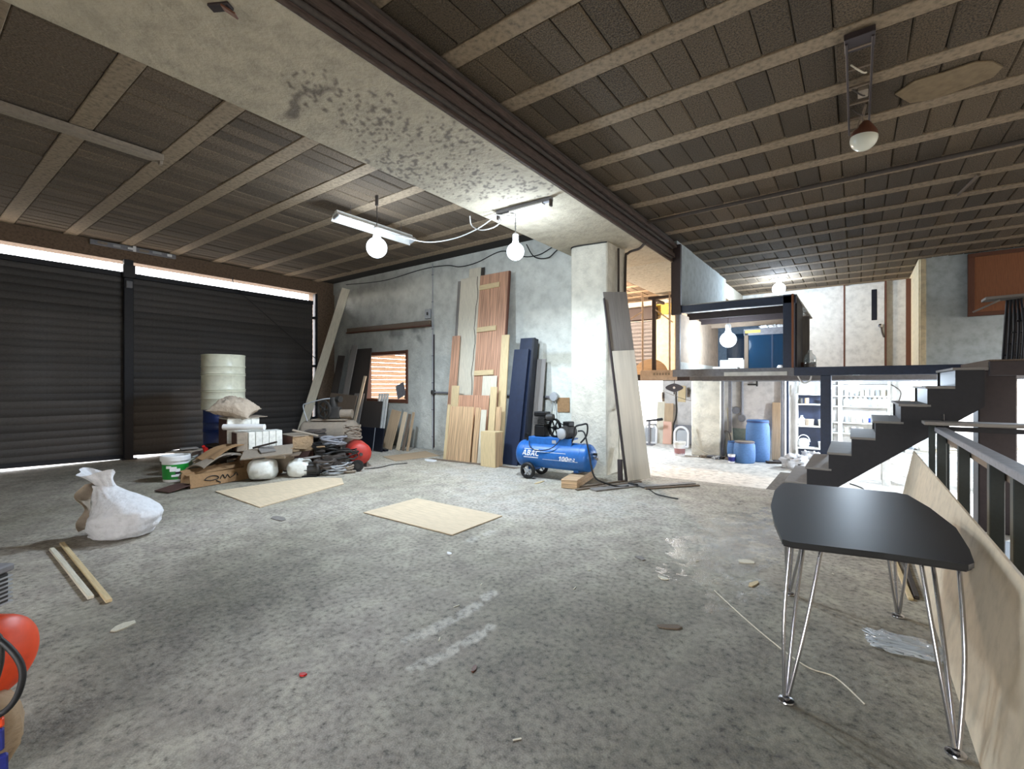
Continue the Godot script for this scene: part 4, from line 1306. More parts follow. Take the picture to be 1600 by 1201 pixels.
func floor_things() -> void:
	one("plywood_sheet", "thin pale plywood sheet lying flat in the middle of the floor", "sheet", cbox(1.4, 0.012, 0.83, 0.002), M.ply_x, P(3.93, 0.008, 3.78), Vector3(0, 0.8, 0))
	var st := begin()
	add_prism(st, [Vector2(-7.2, 2.79), Vector2(-5.83, 2.75), Vector2(-6.2, 4.15), Vector2(-6.6, 4.38), Vector2(-7.05, 4.1)], 0.012, FLAT)
	one("plywood_sheet", "thin pale plywood sheet with a clipped corner beside the rubbish pile", "sheet", done(st), M.ply_x, Vector3(0, 0.008, 0))
	st = begin()
	add_prism(st, [Vector2(-7.9, 6.2), Vector2(-7.25, 6.0), Vector2(-7.05, 7.0), Vector2(-7.8, 7.3)], 0.006, FLAT)
	one("hardboard_sheet", "dusty brown hardboard lying on the floor by the wall", "sheet", done(st), M.mdf_x, Vector3(0, 0.005, 0))
	st = begin()
	add_prism(st, [Vector2(-6.9, 6.55), Vector2(-4.9, 6.72), Vector2(-4.85, 6.82), Vector2(-6.9, 6.66)], 0.01, FLAT)
	one("floor_strip", "thin wooden strip on the floor along the foot of the boards", "strip", done(st), M.old_board_x, Vector3(0, 0.007, 0))
	# two pale sticks by the white sack
	for q in [[[5.98, 1.02], [4.13, 0.94], "pine", "longer of the two pale sticks on the floor before the white sack"], [[5.85, 0.93], [4.3, 0.88], "raw_white", "shorter pale stick on the floor before the white sack"]]:
		var a := P(q[0][0], 0.016, q[0][1])
		var b := P(q[1][0], 0.016, q[1][1])
		var o := one("stick", q[3], "stick", cbox(a.distance_to(b), 0.024, 0.035, 0.003), M[q[2] + "_x"])
		o.transform = along(a, b)
	# the white sack, tied at the top
	var k := thing("white_sack", "crumpled white plastic sack, tied at its neck, alone on the floor", "sack", P(5.93, 0, 1.42), 32)
	var nz := FastNoiseLite.new()
	nz.seed = 5
	nz.frequency = 1.2
	var f := func(u: float, v: float) -> Vector3:
		# a soft bag: broad at the base, shoulders drawn to the neck on the left
		var a := -u * TAU
		var h := v * v * (3.0 - 2.0 * v)
		var r := lerpf(0.235, 0.275, smoothstep(0.0, 0.3, v)) * (1.0 - 0.72 * smoothstep(0.42, 1.0, v))
		if v < 0.06:
			r *= lerpf(0.0, 1.0, v / 0.06) if v < 0.03 else 1.0
		var cx := 0.03 + 0.06 * sin(v * 3.0) - 0.2 * smoothstep(0.45, 1.0, v)
		var fold := 0.05 * sin(a * 9.0 + 3.0 * nz.get_noise_2d(cos(a) * 2.0, sin(a) * 2.0 + v)) * smoothstep(0.35, 0.9, v)
		var k2: float = 1.0 + fold + 0.16 * nz.get_noise_3d(cos(a) * 1.4, v * 2.2, sin(a) * 1.4) + 0.03 * sin(v * 34.0 + 3.0 * a) * (1.0 - v)
		return Vector3(cx + cos(a) * r * k2 * 1.12, 0.5 * lerpf(v, h, 0.4), sin(a) * r * k2 * 0.95)
	put(k, "bag", skin(54, 34, f), M.sack_white)
	f = func(u: float, v: float) -> Vector3:
		var a := -u * TAU
		var rr := 0.068 + 0.075 * v * v + 0.02 * sin(a * 4.0) * v + 0.01 * sin(a * 9.0)
		return Vector3(cos(a) * rr * 1.25 - 0.13 - 0.1 * v, 0.49 + 0.14 * v + 0.03 * sin(a * 2.0 + 1.0) * v, sin(a) * rr * 0.75)
	put(k, "neck", skin(40, 10, f), M.sack_white)
	f = func(u: float, v: float) -> Vector3:
		return Vector3(-0.27 - 0.03 * sin(v * 3.0) + 0.025 * sin(v * 11.0 + u * 2.0) - 0.03 * v, 0.52 - 0.46 * v, 0.04 + 0.12 * (u - 0.5) * (1.0 + 0.4 * sin(v * 7.0)) + 0.02 * sin(v * 9.0))
	put(k, "torn_flap", skin(8, 22, f, 0.004), M.sack_dusty)
	# wisps, chips and shavings, each its own scrap
	var scraps := [[0.75, 4.35, 0.09, 0.05, "curved pale offcut near the shiny patch of floor"], [6.75, 6.45, 0.2, 0.12, "crumpled white plastic scrap before the boards"], [5.2, 2.65, 0.14, 0.06, "small grey scrap of board beyond the clipped sheet"], [1.62, 1.86, 0.03, 0.015, "leaf-brown crumb of wood on the bare floor"], [0.93, 2.9, 0.1, 0.03, "little stick on the dark stained floor"], [0.62, 3.9, 0.07, 0.025, "thin chip left of the table legs"], [3.65, 0.9, 0.07, 0.05, "pale triangular scrap near the orange tank"], [2.3, 1.3, 0.022, 0.014, "red crumb on the floor before the chalk marks"], [3.9, 6.0, 0.16, 0.03, "slip of wood before the compressor wheel"], [1.5, 3.9, 0.06, 0.04, "flat grey chip between chalk marks and shiny patch"], [1.2, 3.6, 0.05, 0.03, "pale flake just before the shiny patch"], [2.9, 3.0, 0.04, 0.02, "white crumb beyond the plywood's near corner"]]
	for i in scraps.size():
		var q: Array = scraps[i]
		var pl := []
		for j in 7:
			var a := TAU * j / 7
			pl.append(Vector2(cos(a) * q[2] * rng.randf_range(0.7, 1.1), sin(a) * q[3] * rng.randf_range(0.7, 1.1)))
		st = begin()
		add_prism(st, pl, 0.008, FLAT)
		one("scrap", q[4], "scrap", done(st), [M.raw_white, M.white_plastic, M.grey_board, M.brown_wood, M.old_board, M.pine, M.raw_white, M.red_plastic, M.pine, M.grey_board, M.raw_white, M.white_plastic][i], P(q[0], 0.005, q[1]), Vector3(rng.randf_range(-2, 2), rng.randf_range(0, 180), 0))
	one("floor_wire", "long thin pale wire lying across the floor to the black table", "wire", tube(curve([P(0.83, 0.006, 3.6), P(0.5, 0.006, 3.2), P(0.23, 0.006, 2.93), P(0.09, 0.006, 2.9), P(-0.03, 0.006, 2.74)]), 0.004, 5), M.raw_white)
	one("plastic_wrap", "crumpled clear plastic wrap on the floor under the black table", "plastic", sack(Vector3(0.16, 0.045, 0.1), 17, 0.25, 1.2), M.clear_plastic, P(-0.21, 0.003, 3.45))
	var words := ["nearest", "second nearest", "third nearest", "fourth nearest", "fifth nearest", "sixth nearest", "seventh nearest", "eighth nearest", "farthest"]
	for i in 9:
		var w := rng.randf_range(0.1, 3.2)
		one("wood_chip", words[i] + " of the tiny pale wood chips on the open floor", "chip", cbox(rng.randf_range(0.02, 0.05), 0.004, 0.008, 0.001), M.raw_white_x, P(w, 0.004, 1.6 + 0.36 * i), Vector3(0, rng.randf_range(0, 180), 0), "wood chips on the open floor")


func battens() -> void:
	var o := batten("dusty batten light crossing the ribs of the left ceiling", P(6.79, 4.235, 1.25), 1.6, 0)
	put(o, "reflector", cbox(0.15, 0.012, 1.58, 0.003), M.dusty, Vector3(0, -0.03, 0))
	o = thing("hung_light", "white unlit trough light hung tilted just above the left pendant bulb", "light", P(6.33, 4.04, 4.86), 0)
	o.rotation_degrees = Vector3(0, 0, 14)
	var st := begin()
	add_prism(st, [Vector2(-0.11, -0.03), Vector2(-0.05, 0.05), Vector2(0.05, 0.05), Vector2(0.11, -0.03), Vector2(0.1, -0.035), Vector2(0.045, 0.04), Vector2(-0.045, 0.04), Vector2(-0.1, -0.035)], 1.55)
	put(o, "trough", done(st), M.white_paint)
	put(o, "ballast", cbox(0.07, 0.05, 1.5, 0.006), M.white_paint, Vector3(0, 0.075, 0))
	for s in [-1, 1]:
		put(o, "lamp_holder", cbox(0.14, 0.06, 0.03, 0.006), M.grey_plastic, Vector3(0, 0.0, s * 0.75))
		put(o, "hanger", tube([Vector3(0.02, 0.1, s * 0.5), Vector3(0.06, 0.24, s * 0.5)], 0.005, 6), M.dust_dark)
	o = thing("batten_light", "broken white batten light on the pale beam beside the second bulb", "light", P(3.52, 3.83, 5.03), 0)
	put(o, "case", cbox(0.86, 0.05, 0.06, 0.005), M.grey_paint, Vector3(0, 0.01, 0), Vector3(0, 2, 0))
	put(o, "cover_strip", cbox(0.5, 0.02, 0.09, 0.003), M.white_plastic, Vector3(0.05, -0.025, 0.0), Vector3(0, 4, 2))
	put(o, "loose_plate", cbox(0.3, 0.01, 0.09, 0.002), M.white_plastic, Vector3(-0.3, -0.05, 0.0), Vector3(8, 6, -14))
	for s in [-1, 1]:
		put(o, "lamp_holder", cbox(0.03, 0.09, 0.05, 0.005), M.dust_dark, Vector3(s * 0.42, -0.04, 0))
	o = thing("batten_light", "dead mottled batten light on the lintel above the roller shutters", "light", P(11.8, 4.24, 3.1), 0)
	put(o, "case", cbox(0.06, 0.09, 1.4, 0.006), M.grey_paint, Vector3(0, 0, 0))
	for k in 6:
		put(o, "flaking_patch", cbox(0.006, rng.randf_range(0.03, 0.06), rng.randf_range(0.08, 0.2), 0.002), [M.white_plastic, M.grey_plastic, M.dusty][k % 3], Vector3(0.033, rng.randf_range(-0.02, 0.02), -0.58 + 0.22 * k))
	put(o, "middle_clip", cbox(0.03, 0.12, 0.05, 0.004), M.white_plastic, Vector3(0.03, 0.01, 0.02))
	# the long rusty frame of a stripped light and the dead globe hung from it
	o = thing("light_frame", "rusty ladder-like frame of a stripped light on the ribbed ceiling", "light frame", P(-0.02, 4.24, 5.45))
	for s in [-1, 1]:
		put(o, "rail", cbox(0.018, 0.05, 1.7, 0.003), M.brown_steel, Vector3(s * 0.085, 0, 0))
	for k in 6:
		put(o, "rung", cbox(0.16, 0.02, 0.025, 0.003), M.old_board, Vector3(0, -0.01, -0.8 + 0.31 * k))
	put(o, "end_plate", cbox(0.2, 0.05, 0.2, 0.004), M.brown_steel, Vector3(0, 0.01, 0.8))
	put(o, "gear_box", cbox(0.08, 0.05, 0.14, 0.006), M.dusty, Vector3(0.03, 0, -0.02))
	for k in 3:
		put(o, "loose_wire", tube(curve([Vector3(-0.06, 0, 0.5 - 0.4 * k), Vector3(0.02, -0.05, 0.42 - 0.4 * k), Vector3(0.05, 0.0, 0.3 - 0.4 * k)]), 0.007, 6), M.raw_white if k == 0 else M.dust_dark)
	o = thing("globe_light", "unlit white globe lamp with a dirty brown top under the rusty frame", "lamp", P(-0.06, 3.99, 5.93))
	var prof := []
	for k in 11:
		var a := lerpf(-PI / 2, 0.15, k / 10.0)
		prof.append(Vector2(cos(a) * 0.118, sin(a) * 0.118))
	put(o, "globe", lathe(prof, 28), M.dead_globe, Vector3.ZERO, Vector3(0, 0, -6))
	put(o, "dirty_cap", lathe([Vector2(0.117, 0.017), Vector2(0.108, 0.06), Vector2(0.07, 0.12), Vector2(0.03, 0.17), Vector2(0, 0.175)], 28), M.brown_wood, Vector3.ZERO, Vector3(0, 0, -6))
	put(o, "cord", tube(curve([Vector3(0.01, 0.16, 0), Vector3(-0.01, 0.2, 0.04), Vector3(0.02, 0.26, 0.2)]), 0.012, 6), M.old_board)
	put(o, "chain", tube(curve([Vector3(-0.06, 0.06, 0.06), Vector3(-0.04, 0.14, 0.08), Vector3(-0.02, 0.2, 0.1)]), 0.007, 6), M.old_board)
	one("white_cable", "white cable drooping from the trough light to the pale beam", "cable", tube(curve([P(6.2, 4.0, 5.2), P(5.6, 3.8, 5.25), P(4.95, 3.72, 5.2), P(4.4, 3.74, 5.12), P(4.0, 3.82, 5.05), P(3.85, 3.83, 5.03)]), 0.009, 6), M.white_cable)
	one("white_cable", "loop of white cable hanging at the pale beam's western edge", "cable", tube(curve([P(4.36, 3.86, 4.92), P(4.4, 3.76, 5.0), P(4.25, 3.67, 5.02), P(4.02, 3.66, 5.02), P(3.88, 3.72, 5.02), P(3.96, 3.78, 5.03), P(3.94, 3.84, 5.02)]), 0.008, 6), M.white_cable)
	var k0 := thing("ceiling_bracket", "torn dark bracket stub hanging from the pale beam near the camera", "bracket", P(3.2, 3.86, 1.27), 30)
	put(k0, "plate", cbox(0.14, 0.02, 0.06, 0.004), M.brown_steel)
	put(k0, "bent_tongue", cbox(0.1, 0.012, 0.05, 0.003), M.brown_wood, Vector3(0.06, -0.035, 0.0), Vector3(0, 12, -32))
	one("shutter_cable", "thin dark cable slanting down in front of the right roller shutter", "cable", tube(curve([P(11.7, 4.0, 4.9), P(11.72, 3.75, 5.0), P(11.74, 3.2, 5.7), P(11.74, 2.5, 6.6), P(11.74, 2.2, 7.0)]), 0.009, 6), M.black_rubber)
	for q in [[0.22, 4.3, 5.0, "short stub of batten glued to the right ceiling near the cabin", 0.75]]:
		one("ceiling_strip", q[3], "strip", cbox(0.03, 0.03, q[4], 0.003), M.old_board_x, P(-1.25, 4.27, 9.0), Vector3(0, 8, 0))


func pillow(h: Vector3, sd: int, droop: float) -> ArrayMesh:
	# a half-filled bag: two sheets meeting at pointed corners, its ends hanging
	var nz := FastNoiseLite.new()
	nz.seed = sd
	nz.frequency = 2.5
	var st := SurfaceTool.new()
	st.begin(Mesh.PRIMITIVE_TRIANGLES)
	for s in [1.0, -1.0]:
		var f := func(u: float, v: float) -> Vector3:
			var x := u * 2.0 - 1.0
			var z = (v * 2.0 - 1.0) * s
			var t := pow(max(0.0, (1.0 - pow(abs(x), 3.0)) * (1.0 - pow(abs(z), 3.0))), 0.55)
			var q: float = 1.0 - 0.12 * (1.0 - x * x) * abs(z) - 0.12 * (1.0 - z * z) * abs(x)
			return Vector3(x * h.x * q, s * h.y * t * (1.0 + 0.3 * nz.get_noise_2d(x, z)) - droop * h.x * (x * x * 0.5 + z * z * 0.3) + 0.02 * nz.get_noise_2d(x * 3.0, z * 3.0), z * h.z * q)
		st.append_from(skin(28, 22, f), 0, Transform3D.IDENTITY)
	return st.commit()


func drum(called: String, label: String, at: Vector3, r: float, h: float, m: Material, lidm: Material) -> Node3D:
	var o := thing(called, label, "drum", at)
	var prof := [Vector2(0, 0.01), Vector2(r - 0.01, 0.01), Vector2(r, 0.0), Vector2(r + 0.006, 0.012), Vector2(r, 0.026)]
	for yy in [0.2, 0.33, 0.36, 0.62, 0.65, 0.78]:
		for q in [[-0.018, 0.0], [0.0, 0.012], [0.018, 0.0]]:
			prof.append(Vector2(r + q[1], yy * h + q[0]))
	prof.append_array([Vector2(r, h - 0.026), Vector2(r + 0.006, h - 0.012), Vector2(r, h), Vector2(r - 0.012, h)])
	put(o, "shell", lathe(prof, 44), m)
	put(o, "lid", lathe([Vector2(r - 0.012, h), Vector2(r - 0.014, h - 0.02), Vector2(0, h - 0.018)], 44), lidm)
	put(o, "bung", lathe([Vector2(0.03, h - 0.02), Vector2(0.03, h + 0.004), Vector2(0, h + 0.004)], 14), M.steel, Vector3(r * 0.6, 0, 0))
	return o


func bucket(called: String, label: String, at: Vector3, r: float, h: float, m: Material, rimm: Material) -> Node3D:
	var o := thing(called, label, "bucket", at)
	put(o, "body", lathe([Vector2(0, 0.0), Vector2(r * 0.84, 0.0), Vector2(r * 0.86, 0.01), Vector2(r * 0.97, h * 0.86), Vector2(r * 0.94, h * 0.86), Vector2(r * 0.84, 0.02), Vector2(0, 0.02)], 32), m)
	put(o, "rim", lathe([Vector2(r * 0.92, h * 0.8), Vector2(r * 1.06, h * 0.8), Vector2(r * 1.08, h * 0.82), Vector2(r * 1.08, h * 0.98), Vector2(r * 1.03, h), Vector2(r * 0.93, h), Vector2(r * 0.92, h * 0.8)], 32), rimm)
	return o


func carton(called: String, label: String, at: Vector3, size: Vector3, turn: float, m: Material, dark: Material) -> Node3D:
	var o := thing(called, label, "box", at, turn)
	put(o, "body", cbox(size.x, size.y, size.z, 0.006), m, Vector3(0, size.y / 2, 0))
	put(o, "flap", cbox(size.x * 0.98, 0.004, size.z * 0.5, 0.001), m, Vector3(0, size.y + 0.004, size.z * 0.24), Vector3(-1.5, 0, 0))
	put(o, "flap", cbox(size.x * 0.98, 0.004, size.z * 0.5, 0.001), m, Vector3(0, size.y + 0.006, -size.z * 0.26), Vector3(2, 0, 0))
	put(o, "tape", cbox(size.x * 0.99, 0.002, 0.05, 0.0), dark, Vector3(0, size.y + 0.012, 0))
	return o


func motor(label: String, at: Vector3, turn: float, k := 1.0) -> Node3D:
	var o := thing("electric_motor", label, "motor", at, turn)
	var lay := Transform3D(Basis(Vector3.BACK, -PI / 2), Vector3.ZERO)
	put(o, "case", lathe([Vector2(0, -0.14), Vector2(0.06, -0.14), Vector2(0.085, -0.11), Vector2(0.09, 0.1), Vector2(0.075, 0.13), Vector2(0, 0.135)], 24, lay), M.cast, Vector3(0, 0.1, 0))
	for j in 10:
		var a := TAU * j / 10
		put(o, "fin", cbox(0.2, 0.012, 0.02, 0.002), M.cast, Vector3(-0.01, 0.1 + sin(a) * 0.092, cos(a) * 0.092), Vector3(-rad_to_deg(a), 0, 0))
	put(o, "shaft", lathe([Vector2(0, 0.13), Vector2(0.015, 0.13), Vector2(0.015, 0.2), Vector2(0, 0.2)], 12, lay), M.chrome, Vector3(0, 0.1, 0))
	put(o, "base", cbox(0.2, 0.03, 0.17, 0.005), M.black_iron, Vector3(0, 0.015, 0))
	o.scale = Vector3.ONE * k
	return o


func coil(label: String, at: Vector3, rad: float, turns: int, r: float, m: Material, sd: int, flat := 0.25, group := "") -> MeshInstance3D:
	var rr := RandomNumberGenerator.new()
	rr.seed = sd
	var pts := []
	for k in turns * 10:
		var a := TAU * k / 10.0 + 0.2 * rr.randf()
		var q := rad * (1.0 + 0.35 * rr.randf_range(-1, 1) * (1.0 if k % 5 == 0 else 0.4))
		pts.append(Vector3(cos(a) * q, r + flat * rad * (0.5 + 0.5 * sin(a * 0.37 + sd)) + 0.2 * rad * flat * rr.randf(), sin(a) * q * 0.85))
	return one("cable_coil", label, "cable", tube(curve(pts, 3), r, 6), m, at, Vector3(0, 30 * sd, 0), group)


func rubbish_pile() -> void:
	battens()
	# ---- two drums, one on the other
	drum("steel_drum", "blue steel drum on the floor under the dirty white drum", P(9.5, 0, 3.82), 0.32, 1.04, M.blue_drum, M.blue_drum)
	var dr := drum("steel_drum", "dirty white steel drum standing on top of the blue drum", P(9.45, 1.045, 3.8), 0.35, 1.0, M.dirty_drum, M.grey_paint)
	put(dr, "rust_streak", skin(4, 10, func(u, v): return Vector3(cos(0.35 + u * 0.4 + PI) * 0.364, 0.03 + v * 0.95, sin(0.35 + u * 0.4 + PI * 1.0) * -0.364)), M.brown_steel)
	var k: Node3D
	# ---- white boxes behind, a sack on them, a roll across
	k = thing("box_stack", "tall pale box, one side coloured brown for shade, behind the rubbish, under the dusty sack", "box", P(8.62, 0, 3.72), 84)
	put(k, "body", cbox(0.5, 0.93, 0.42, 0.008), M.tile_white, Vector3(0, 0.465, 0))
	put(k, "shaded_side", cbox(0.012, 0.9, 0.4, 0.003), M.cardboard_dark, Vector3(-0.256, 0.46, 0))  # dark skin stands in for the shade on the south side
	put(k, "lid_edge", cbox(0.62, 0.012, 0.5, 0.003), M.dusty, Vector3(0.06, 0.938, 0))
	put(k, "seam", cbox(0.004, 0.9, 0.012, 0.001), M.grey_plastic, Vector3(0.12, 0.46, 0.212))
	one("dusty_sack", "slumped dusty sack lying on the tall pale box before the drum", "sack", pillow(Vector3(0.34, 0.15, 0.26), 8, 0.2), M.sack_dusty, P(8.56, 1.12, 3.62), Vector3(16, 40, -12))
	k = thing("paper_roll", "white roll of paper lying across the boxes below the dusty sack", "roll", P(8.22, 0.79, 3.62), 37)
	put(k, "roll", tube([Vector3(-0.34, 0, 0), Vector3(0.34, 0.0, 0)], 0.05, 20), M.white_plastic)
	put(k, "core", tube([Vector3(-0.345, 0, 0), Vector3(-0.338, 0, 0)], 0.03, 16), M.ink)
	k = carton("carton", "brown carton holding up the row of white tile packs", P(8.1, 0, 3.8), Vector3(0.6, 0.4, 0.5), 82, M.cardboard, M.cardboard_dark)
	k = thing("tile_packs", "row of five white tile packs on edge with an end coloured dark for shade", "tiles", P(8.1, 0.42, 3.8), 80)
	for j in 5:
		put(k, "tile_pack", cbox(0.098, 0.3, 0.3, 0.006), M.tile_white, Vector3(-0.14 + 0.105 * j, 0.15, 0), Vector3(0, rng.randf_range(-1, 1), rng.randf_range(-1, 1)))
	put(k, "end_board", cbox(0.16, 0.3, 0.31, 0.006), M.dusty, Vector3(-0.28, 0.15, 0))
	put(k, "shaded_end", cbox(0.008, 0.28, 0.29, 0.002), M.cardboard_dark, Vector3(-0.365, 0.15, 0))  # dark face stands in for the shade on this end
	carton("carton", "closed carton low in the pile under the brown drawer box", P(7.95, 0, 4.4), Vector3(0.6, 0.34, 0.36), -14, M.cardboard_dark, M.cardboard)
	k = thing("drawer_box", "brown open wooden drawer box with a tan front in mid pile", "box", P(7.95, 0.35, 4.4), -12)
	put(k, "side", cbox(0.55, 0.26, 0.02, 0.003), M.brown_wood_x, Vector3(0, 0.13, 0.16))
	put(k, "side", cbox(0.55, 0.26, 0.02, 0.003), M.brown_wood_x, Vector3(0, 0.13, -0.16))
	put(k, "front", cbox(0.02, 0.26, 0.34, 0.003), M.paper_bag, Vector3(0.28, 0.13, 0))
	put(k, "back", cbox(0.02, 0.26, 0.34, 0.003), M.brown_wood, Vector3(-0.28, 0.13, 0))
	put(k, "lid", cbox(0.6, 0.015, 0.38, 0.003), M.dusty, Vector3(0, 0.27, 0), Vector3(1, 4, 0))
	# ---- the front of the pile
	k = bucket("paint_bucket", "white paint bucket with a green printed label at the pile's left end", P(8.58, 0, 2.76), 0.185, 0.4, M.white_plastic, M.white_plastic)
	put(k, "label_band", lathe([Vector2(0.164, 0.04), Vector2(0.175, 0.27)], 32), M.green_print)
	for q in [[0.2, 0.2, 0.09, 0.07], [0.55, 0.16, 0.06, 0.09], [-0.15, 0.23, 0.07, 0.04], [0.35, 0.1, 0.1, 0.03]]:
		var a: float = q[0] + 0.9
		put(k, "print_patch", cbox(q[2], q[3], 0.004, 0.001), M.white_plastic, Vector3(sin(a) * 0.174, q[1], cos(a) * 0.174), Vector3(0, rad_to_deg(a), 0))
	put(k, "print_mark", cbox(0.07, 0.035, 0.004, 0.001), M.ink, Vector3(sin(1.45) * 0.176, 0.14, cos(1.45) * 0.176), Vector3(0, rad_to_deg(1.45), 0))
	bucket("paint_bucket", "dusty white bucket behind the green one, boards laid across it", P(8.97, 0, 3.06), 0.17, 0.38, M.tile_white, M.white_plastic)
	one("scrap_board", "dusty board laid across the white bucket at the pile's left", "board", cbox(0.5, 0.02, 0.34, 0.003), M.dusty, P(8.95, 0.4, 3.04), Vector3(2, 24, 3))
	one("scrap_board", "smaller grey board on the dusty one across the bucket", "board", cbox(0.32, 0.02, 0.24, 0.003), M.grey_board, P(8.98, 0.435, 3.08), Vector3(1, -14, 3))
	# open carton, torn, lettering on its side
	k = thing("open_carton", "long low torn carton with dark scrawled lettering at the pile's front", "box", P(7.86, 0, 3.08), 0)
	k.rotation_degrees.y = -84 + 180
	put(k, "side", cbox(0.9, 0.19, 0.012, 0.003), M.cardboard, Vector3(0, 0.1, 0.13), Vector3(-10, 0, 0))
	put(k, "side", cbox(0.9, 0.2, 0.012, 0.003), M.cardboard, Vector3(0, 0.1, -0.13), Vector3(8, 0, 0))
	put(k, "floor", cbox(0.9, 0.012, 0.26, 0.003), M.cardboard_dark, Vector3(0, 0.01, 0))
	put(k, "end", cbox(0.012, 0.19, 0.26, 0.003), M.cardboard_dark, Vector3(0.45, 0.1, 0))
	put(k, "torn_flap", cbox(0.34, 0.012, 0.3, 0.003), M.cardboard_dark, Vector3(-0.6, 0.04, 0.02), Vector3(0, 10, 7))
	put(k, "torn_flap", cbox(0.85, 0.012, 0.2, 0.003), M.cardboard, Vector3(0.02, 0.2, -0.16), Vector3(18, 0, 2))
	for q in [[[-0.26, 0.1], [-0.2, 0.14], [-0.1, 0.14], [-0.06, 0.1], [-0.16, 0.08], [-0.26, 0.1]], [[-0.04, 0.08], [0.0, 0.14], [0.03, 0.08], [0.07, 0.13], [0.1, 0.08], [0.16, 0.1], [0.2, 0.14], [0.22, 0.09]], [[-0.1, 0.07], [-0.04, 0.03]]]:
		var pts := []
		for p in q:
			pts.append(Vector3(p[0], p[1], 0.146 - 0.17 * (p[1] - 0.1)))
		put(k, "scrawl", tube(curve(pts, 4), 0.006, 6), M.ink)
	# dusty sheets and bags
	var f := func(u: float, v: float) -> Vector3:
		var x := (u - 0.5) * 0.95
		var z := (v - 0.5) * 0.58
		return Vector3(x, 0.26 - 0.5 * x * x + 0.1 * sin(u * 7.0) * (v - 0.3) - 0.42 * v * v + 0.16 * v, z)
	one("dusty_tarp", "dusty beige sheet of sacking draped over the pile behind the torn carton", "sheet", skin(24, 14, f, 0.02), M.dusty, P(8.2, 0.12, 3.26), Vector3(0, -76, 0))
	f = func(u: float, v: float) -> Vector3:
		var x := (u - 0.5) * 0.8
		return Vector3(x, 0.1 + 0.1 * sin(u * PI) + 0.02 * sin(v * 9.0), (v - 0.5) * 0.4)
	one("bent_board", "bent cardboard strip on top of the draped sacking", "board", skin(16, 6, f, 0.015), M.cardboard, P(8.14, 0.3, 3.36), Vector3(4, -74, -8))
	one("pale_bag", "pale round plaster bag right of the torn carton", "bag", sack(Vector3(0.27, 0.33, 0.2), 31, 0.04, 0.15), M.tile_white, P(7.58, 0, 3.62), Vector3(0, -40, 10))
	f = func(u: float, v: float) -> Vector3:
		var a := lerpf(0.15, PI * 0.62, u)
		return Vector3(0.3 - cos(a) * 0.3 - 0.15, sin(a) * 0.32, (v - 0.5) * 0.3)
	one("folded_mat", "dusty brown mat bent double between the pale bags", "mat", skin(16, 4, f, 0.045), M.dusty, P(7.5, 0.04, 3.9), Vector3(0, -52, 0))
	one("pale_bag", "small pale bag between the bent mat and the grey motor", "bag", sack(Vector3(0.22, 0.28, 0.18), 37, 0.04, 0.15), M.tile_white, P(7.38, 0, 4.12), Vector3(0, -40, 0))
	one("tilted_sheet", "dusty flat panel lying tilted on top of the pile, a smaller board on it", "panel", cbox(0.62, 0.022, 0.72, 0.003), M.dusty, P(7.62, 0.42, 3.72), Vector3(4, -30, -7))
	one("flat_board", "small square board lying on the tilted dusty panel", "board", cbox(0.34, 0.02, 0.22, 0.003), M.grey_board, P(7.66, 0.455, 3.72), Vector3(4, -18, -7))
	one("flat_stick", "dark stick jutting up from the tilted dusty panel", "stick", cbox(0.42, 0.03, 0.04, 0.004), M.dark_board_x, P(7.72, 0.52, 3.72), Vector3(0, 30, 14))
	# scraps stuck in the pile: each a piece of board
	var words := ["curled brown board at the pile's left flank", "grey slat lying on the sacking", "slanted board behind the torn carton", "short dark plank under the red parts", "broken board by the drawer box", "thin slat across the drawer box", "splintered board above the grey motor", "dusty plank end before the drawer box", "tilted hardboard scrap near the blue drum", "pale offcut between cartons and cables"]
	var at := [[8.25, 0.33, 3.05], [8.05, 0.36, 3.25], [8.3, 0.3, 3.5], [8.35, 0.4, 3.42], [7.55, 0.42, 4.2], [7.7, 0.66, 4.4], [7.25, 0.3, 4.35], [7.4, 0.36, 4.05], [8.75, 0.45, 3.42], [7.3, 0.42, 4.5]]
	for i in 10:
		one("scrap_board", words[i], "board", cbox(rng.randf_range(0.3, 0.55), 0.018, rng.randf_range(0.06, 0.2), 0.003), [M.dusty, M.grey_board_x, M.old_board_x, M.dark_board_x, M.paper_bag][i % 5], P(at[i][0], at[i][1], at[i][2]), Vector3(rng.randf_range(-12, 12), rng.randf_range(-80, 80), rng.randf_range(-16, 16)))
	# red tool bits in a torn bag
	k = thing("tool_bag", "torn brown bag with red tool parts sticking out by the blue drum", "bag", P(8.62, 0.0, 3.25), -30)
	put(k, "bag", sack(Vector3(0.22, 0.34, 0.17), 41, 0.1, 0.8), M.paper_bag)
	for j in 4:
		put(k, "red_part", tube(curve([Vector3(-0.12 + 0.07 * j, 0.3, 0.02), Vector3(-0.1 + 0.06 * j, 0.42, 0.05), Vector3(-0.02 + 0.05 * j, 0.44 + 0.02 * j, 0.06)]), 0.022, 8), M.red_plastic)
	# ---- motors, pumps and cables
	motor("grey electric motor lying at the front of the pile before the cables", P(7.2, 0.0, 4.2), 50, 1.15)
	motor("dusty motor half buried among the cables in the pile", P(7.42, 0.3, 4.75), 10, 1.0)
	motor("upturned motor on the pile below the dusty tank", P(7.95, 0.42, 4.8), -60, 1.1)
	one("dusty_crate", "dusty box buried under the cables of the pile", "box", cbox(0.6, 0.29, 0.5, 0.01), M.dust_dark, P(7.45, 0.146, 4.72), Vector3(0, -35, 0))
	one("dusty_crate", "dusty box under the upturned motor in the pile", "box", cbox(0.45, 0.41, 0.4, 0.01), M.dust_dark, P(8.02, 0.206, 4.95), Vector3(0, -20, 0))
	var cm := [M.grey_plastic, M.dust_dark, M.black_rubber, M.cast, M.dusty, M.grey_paint]
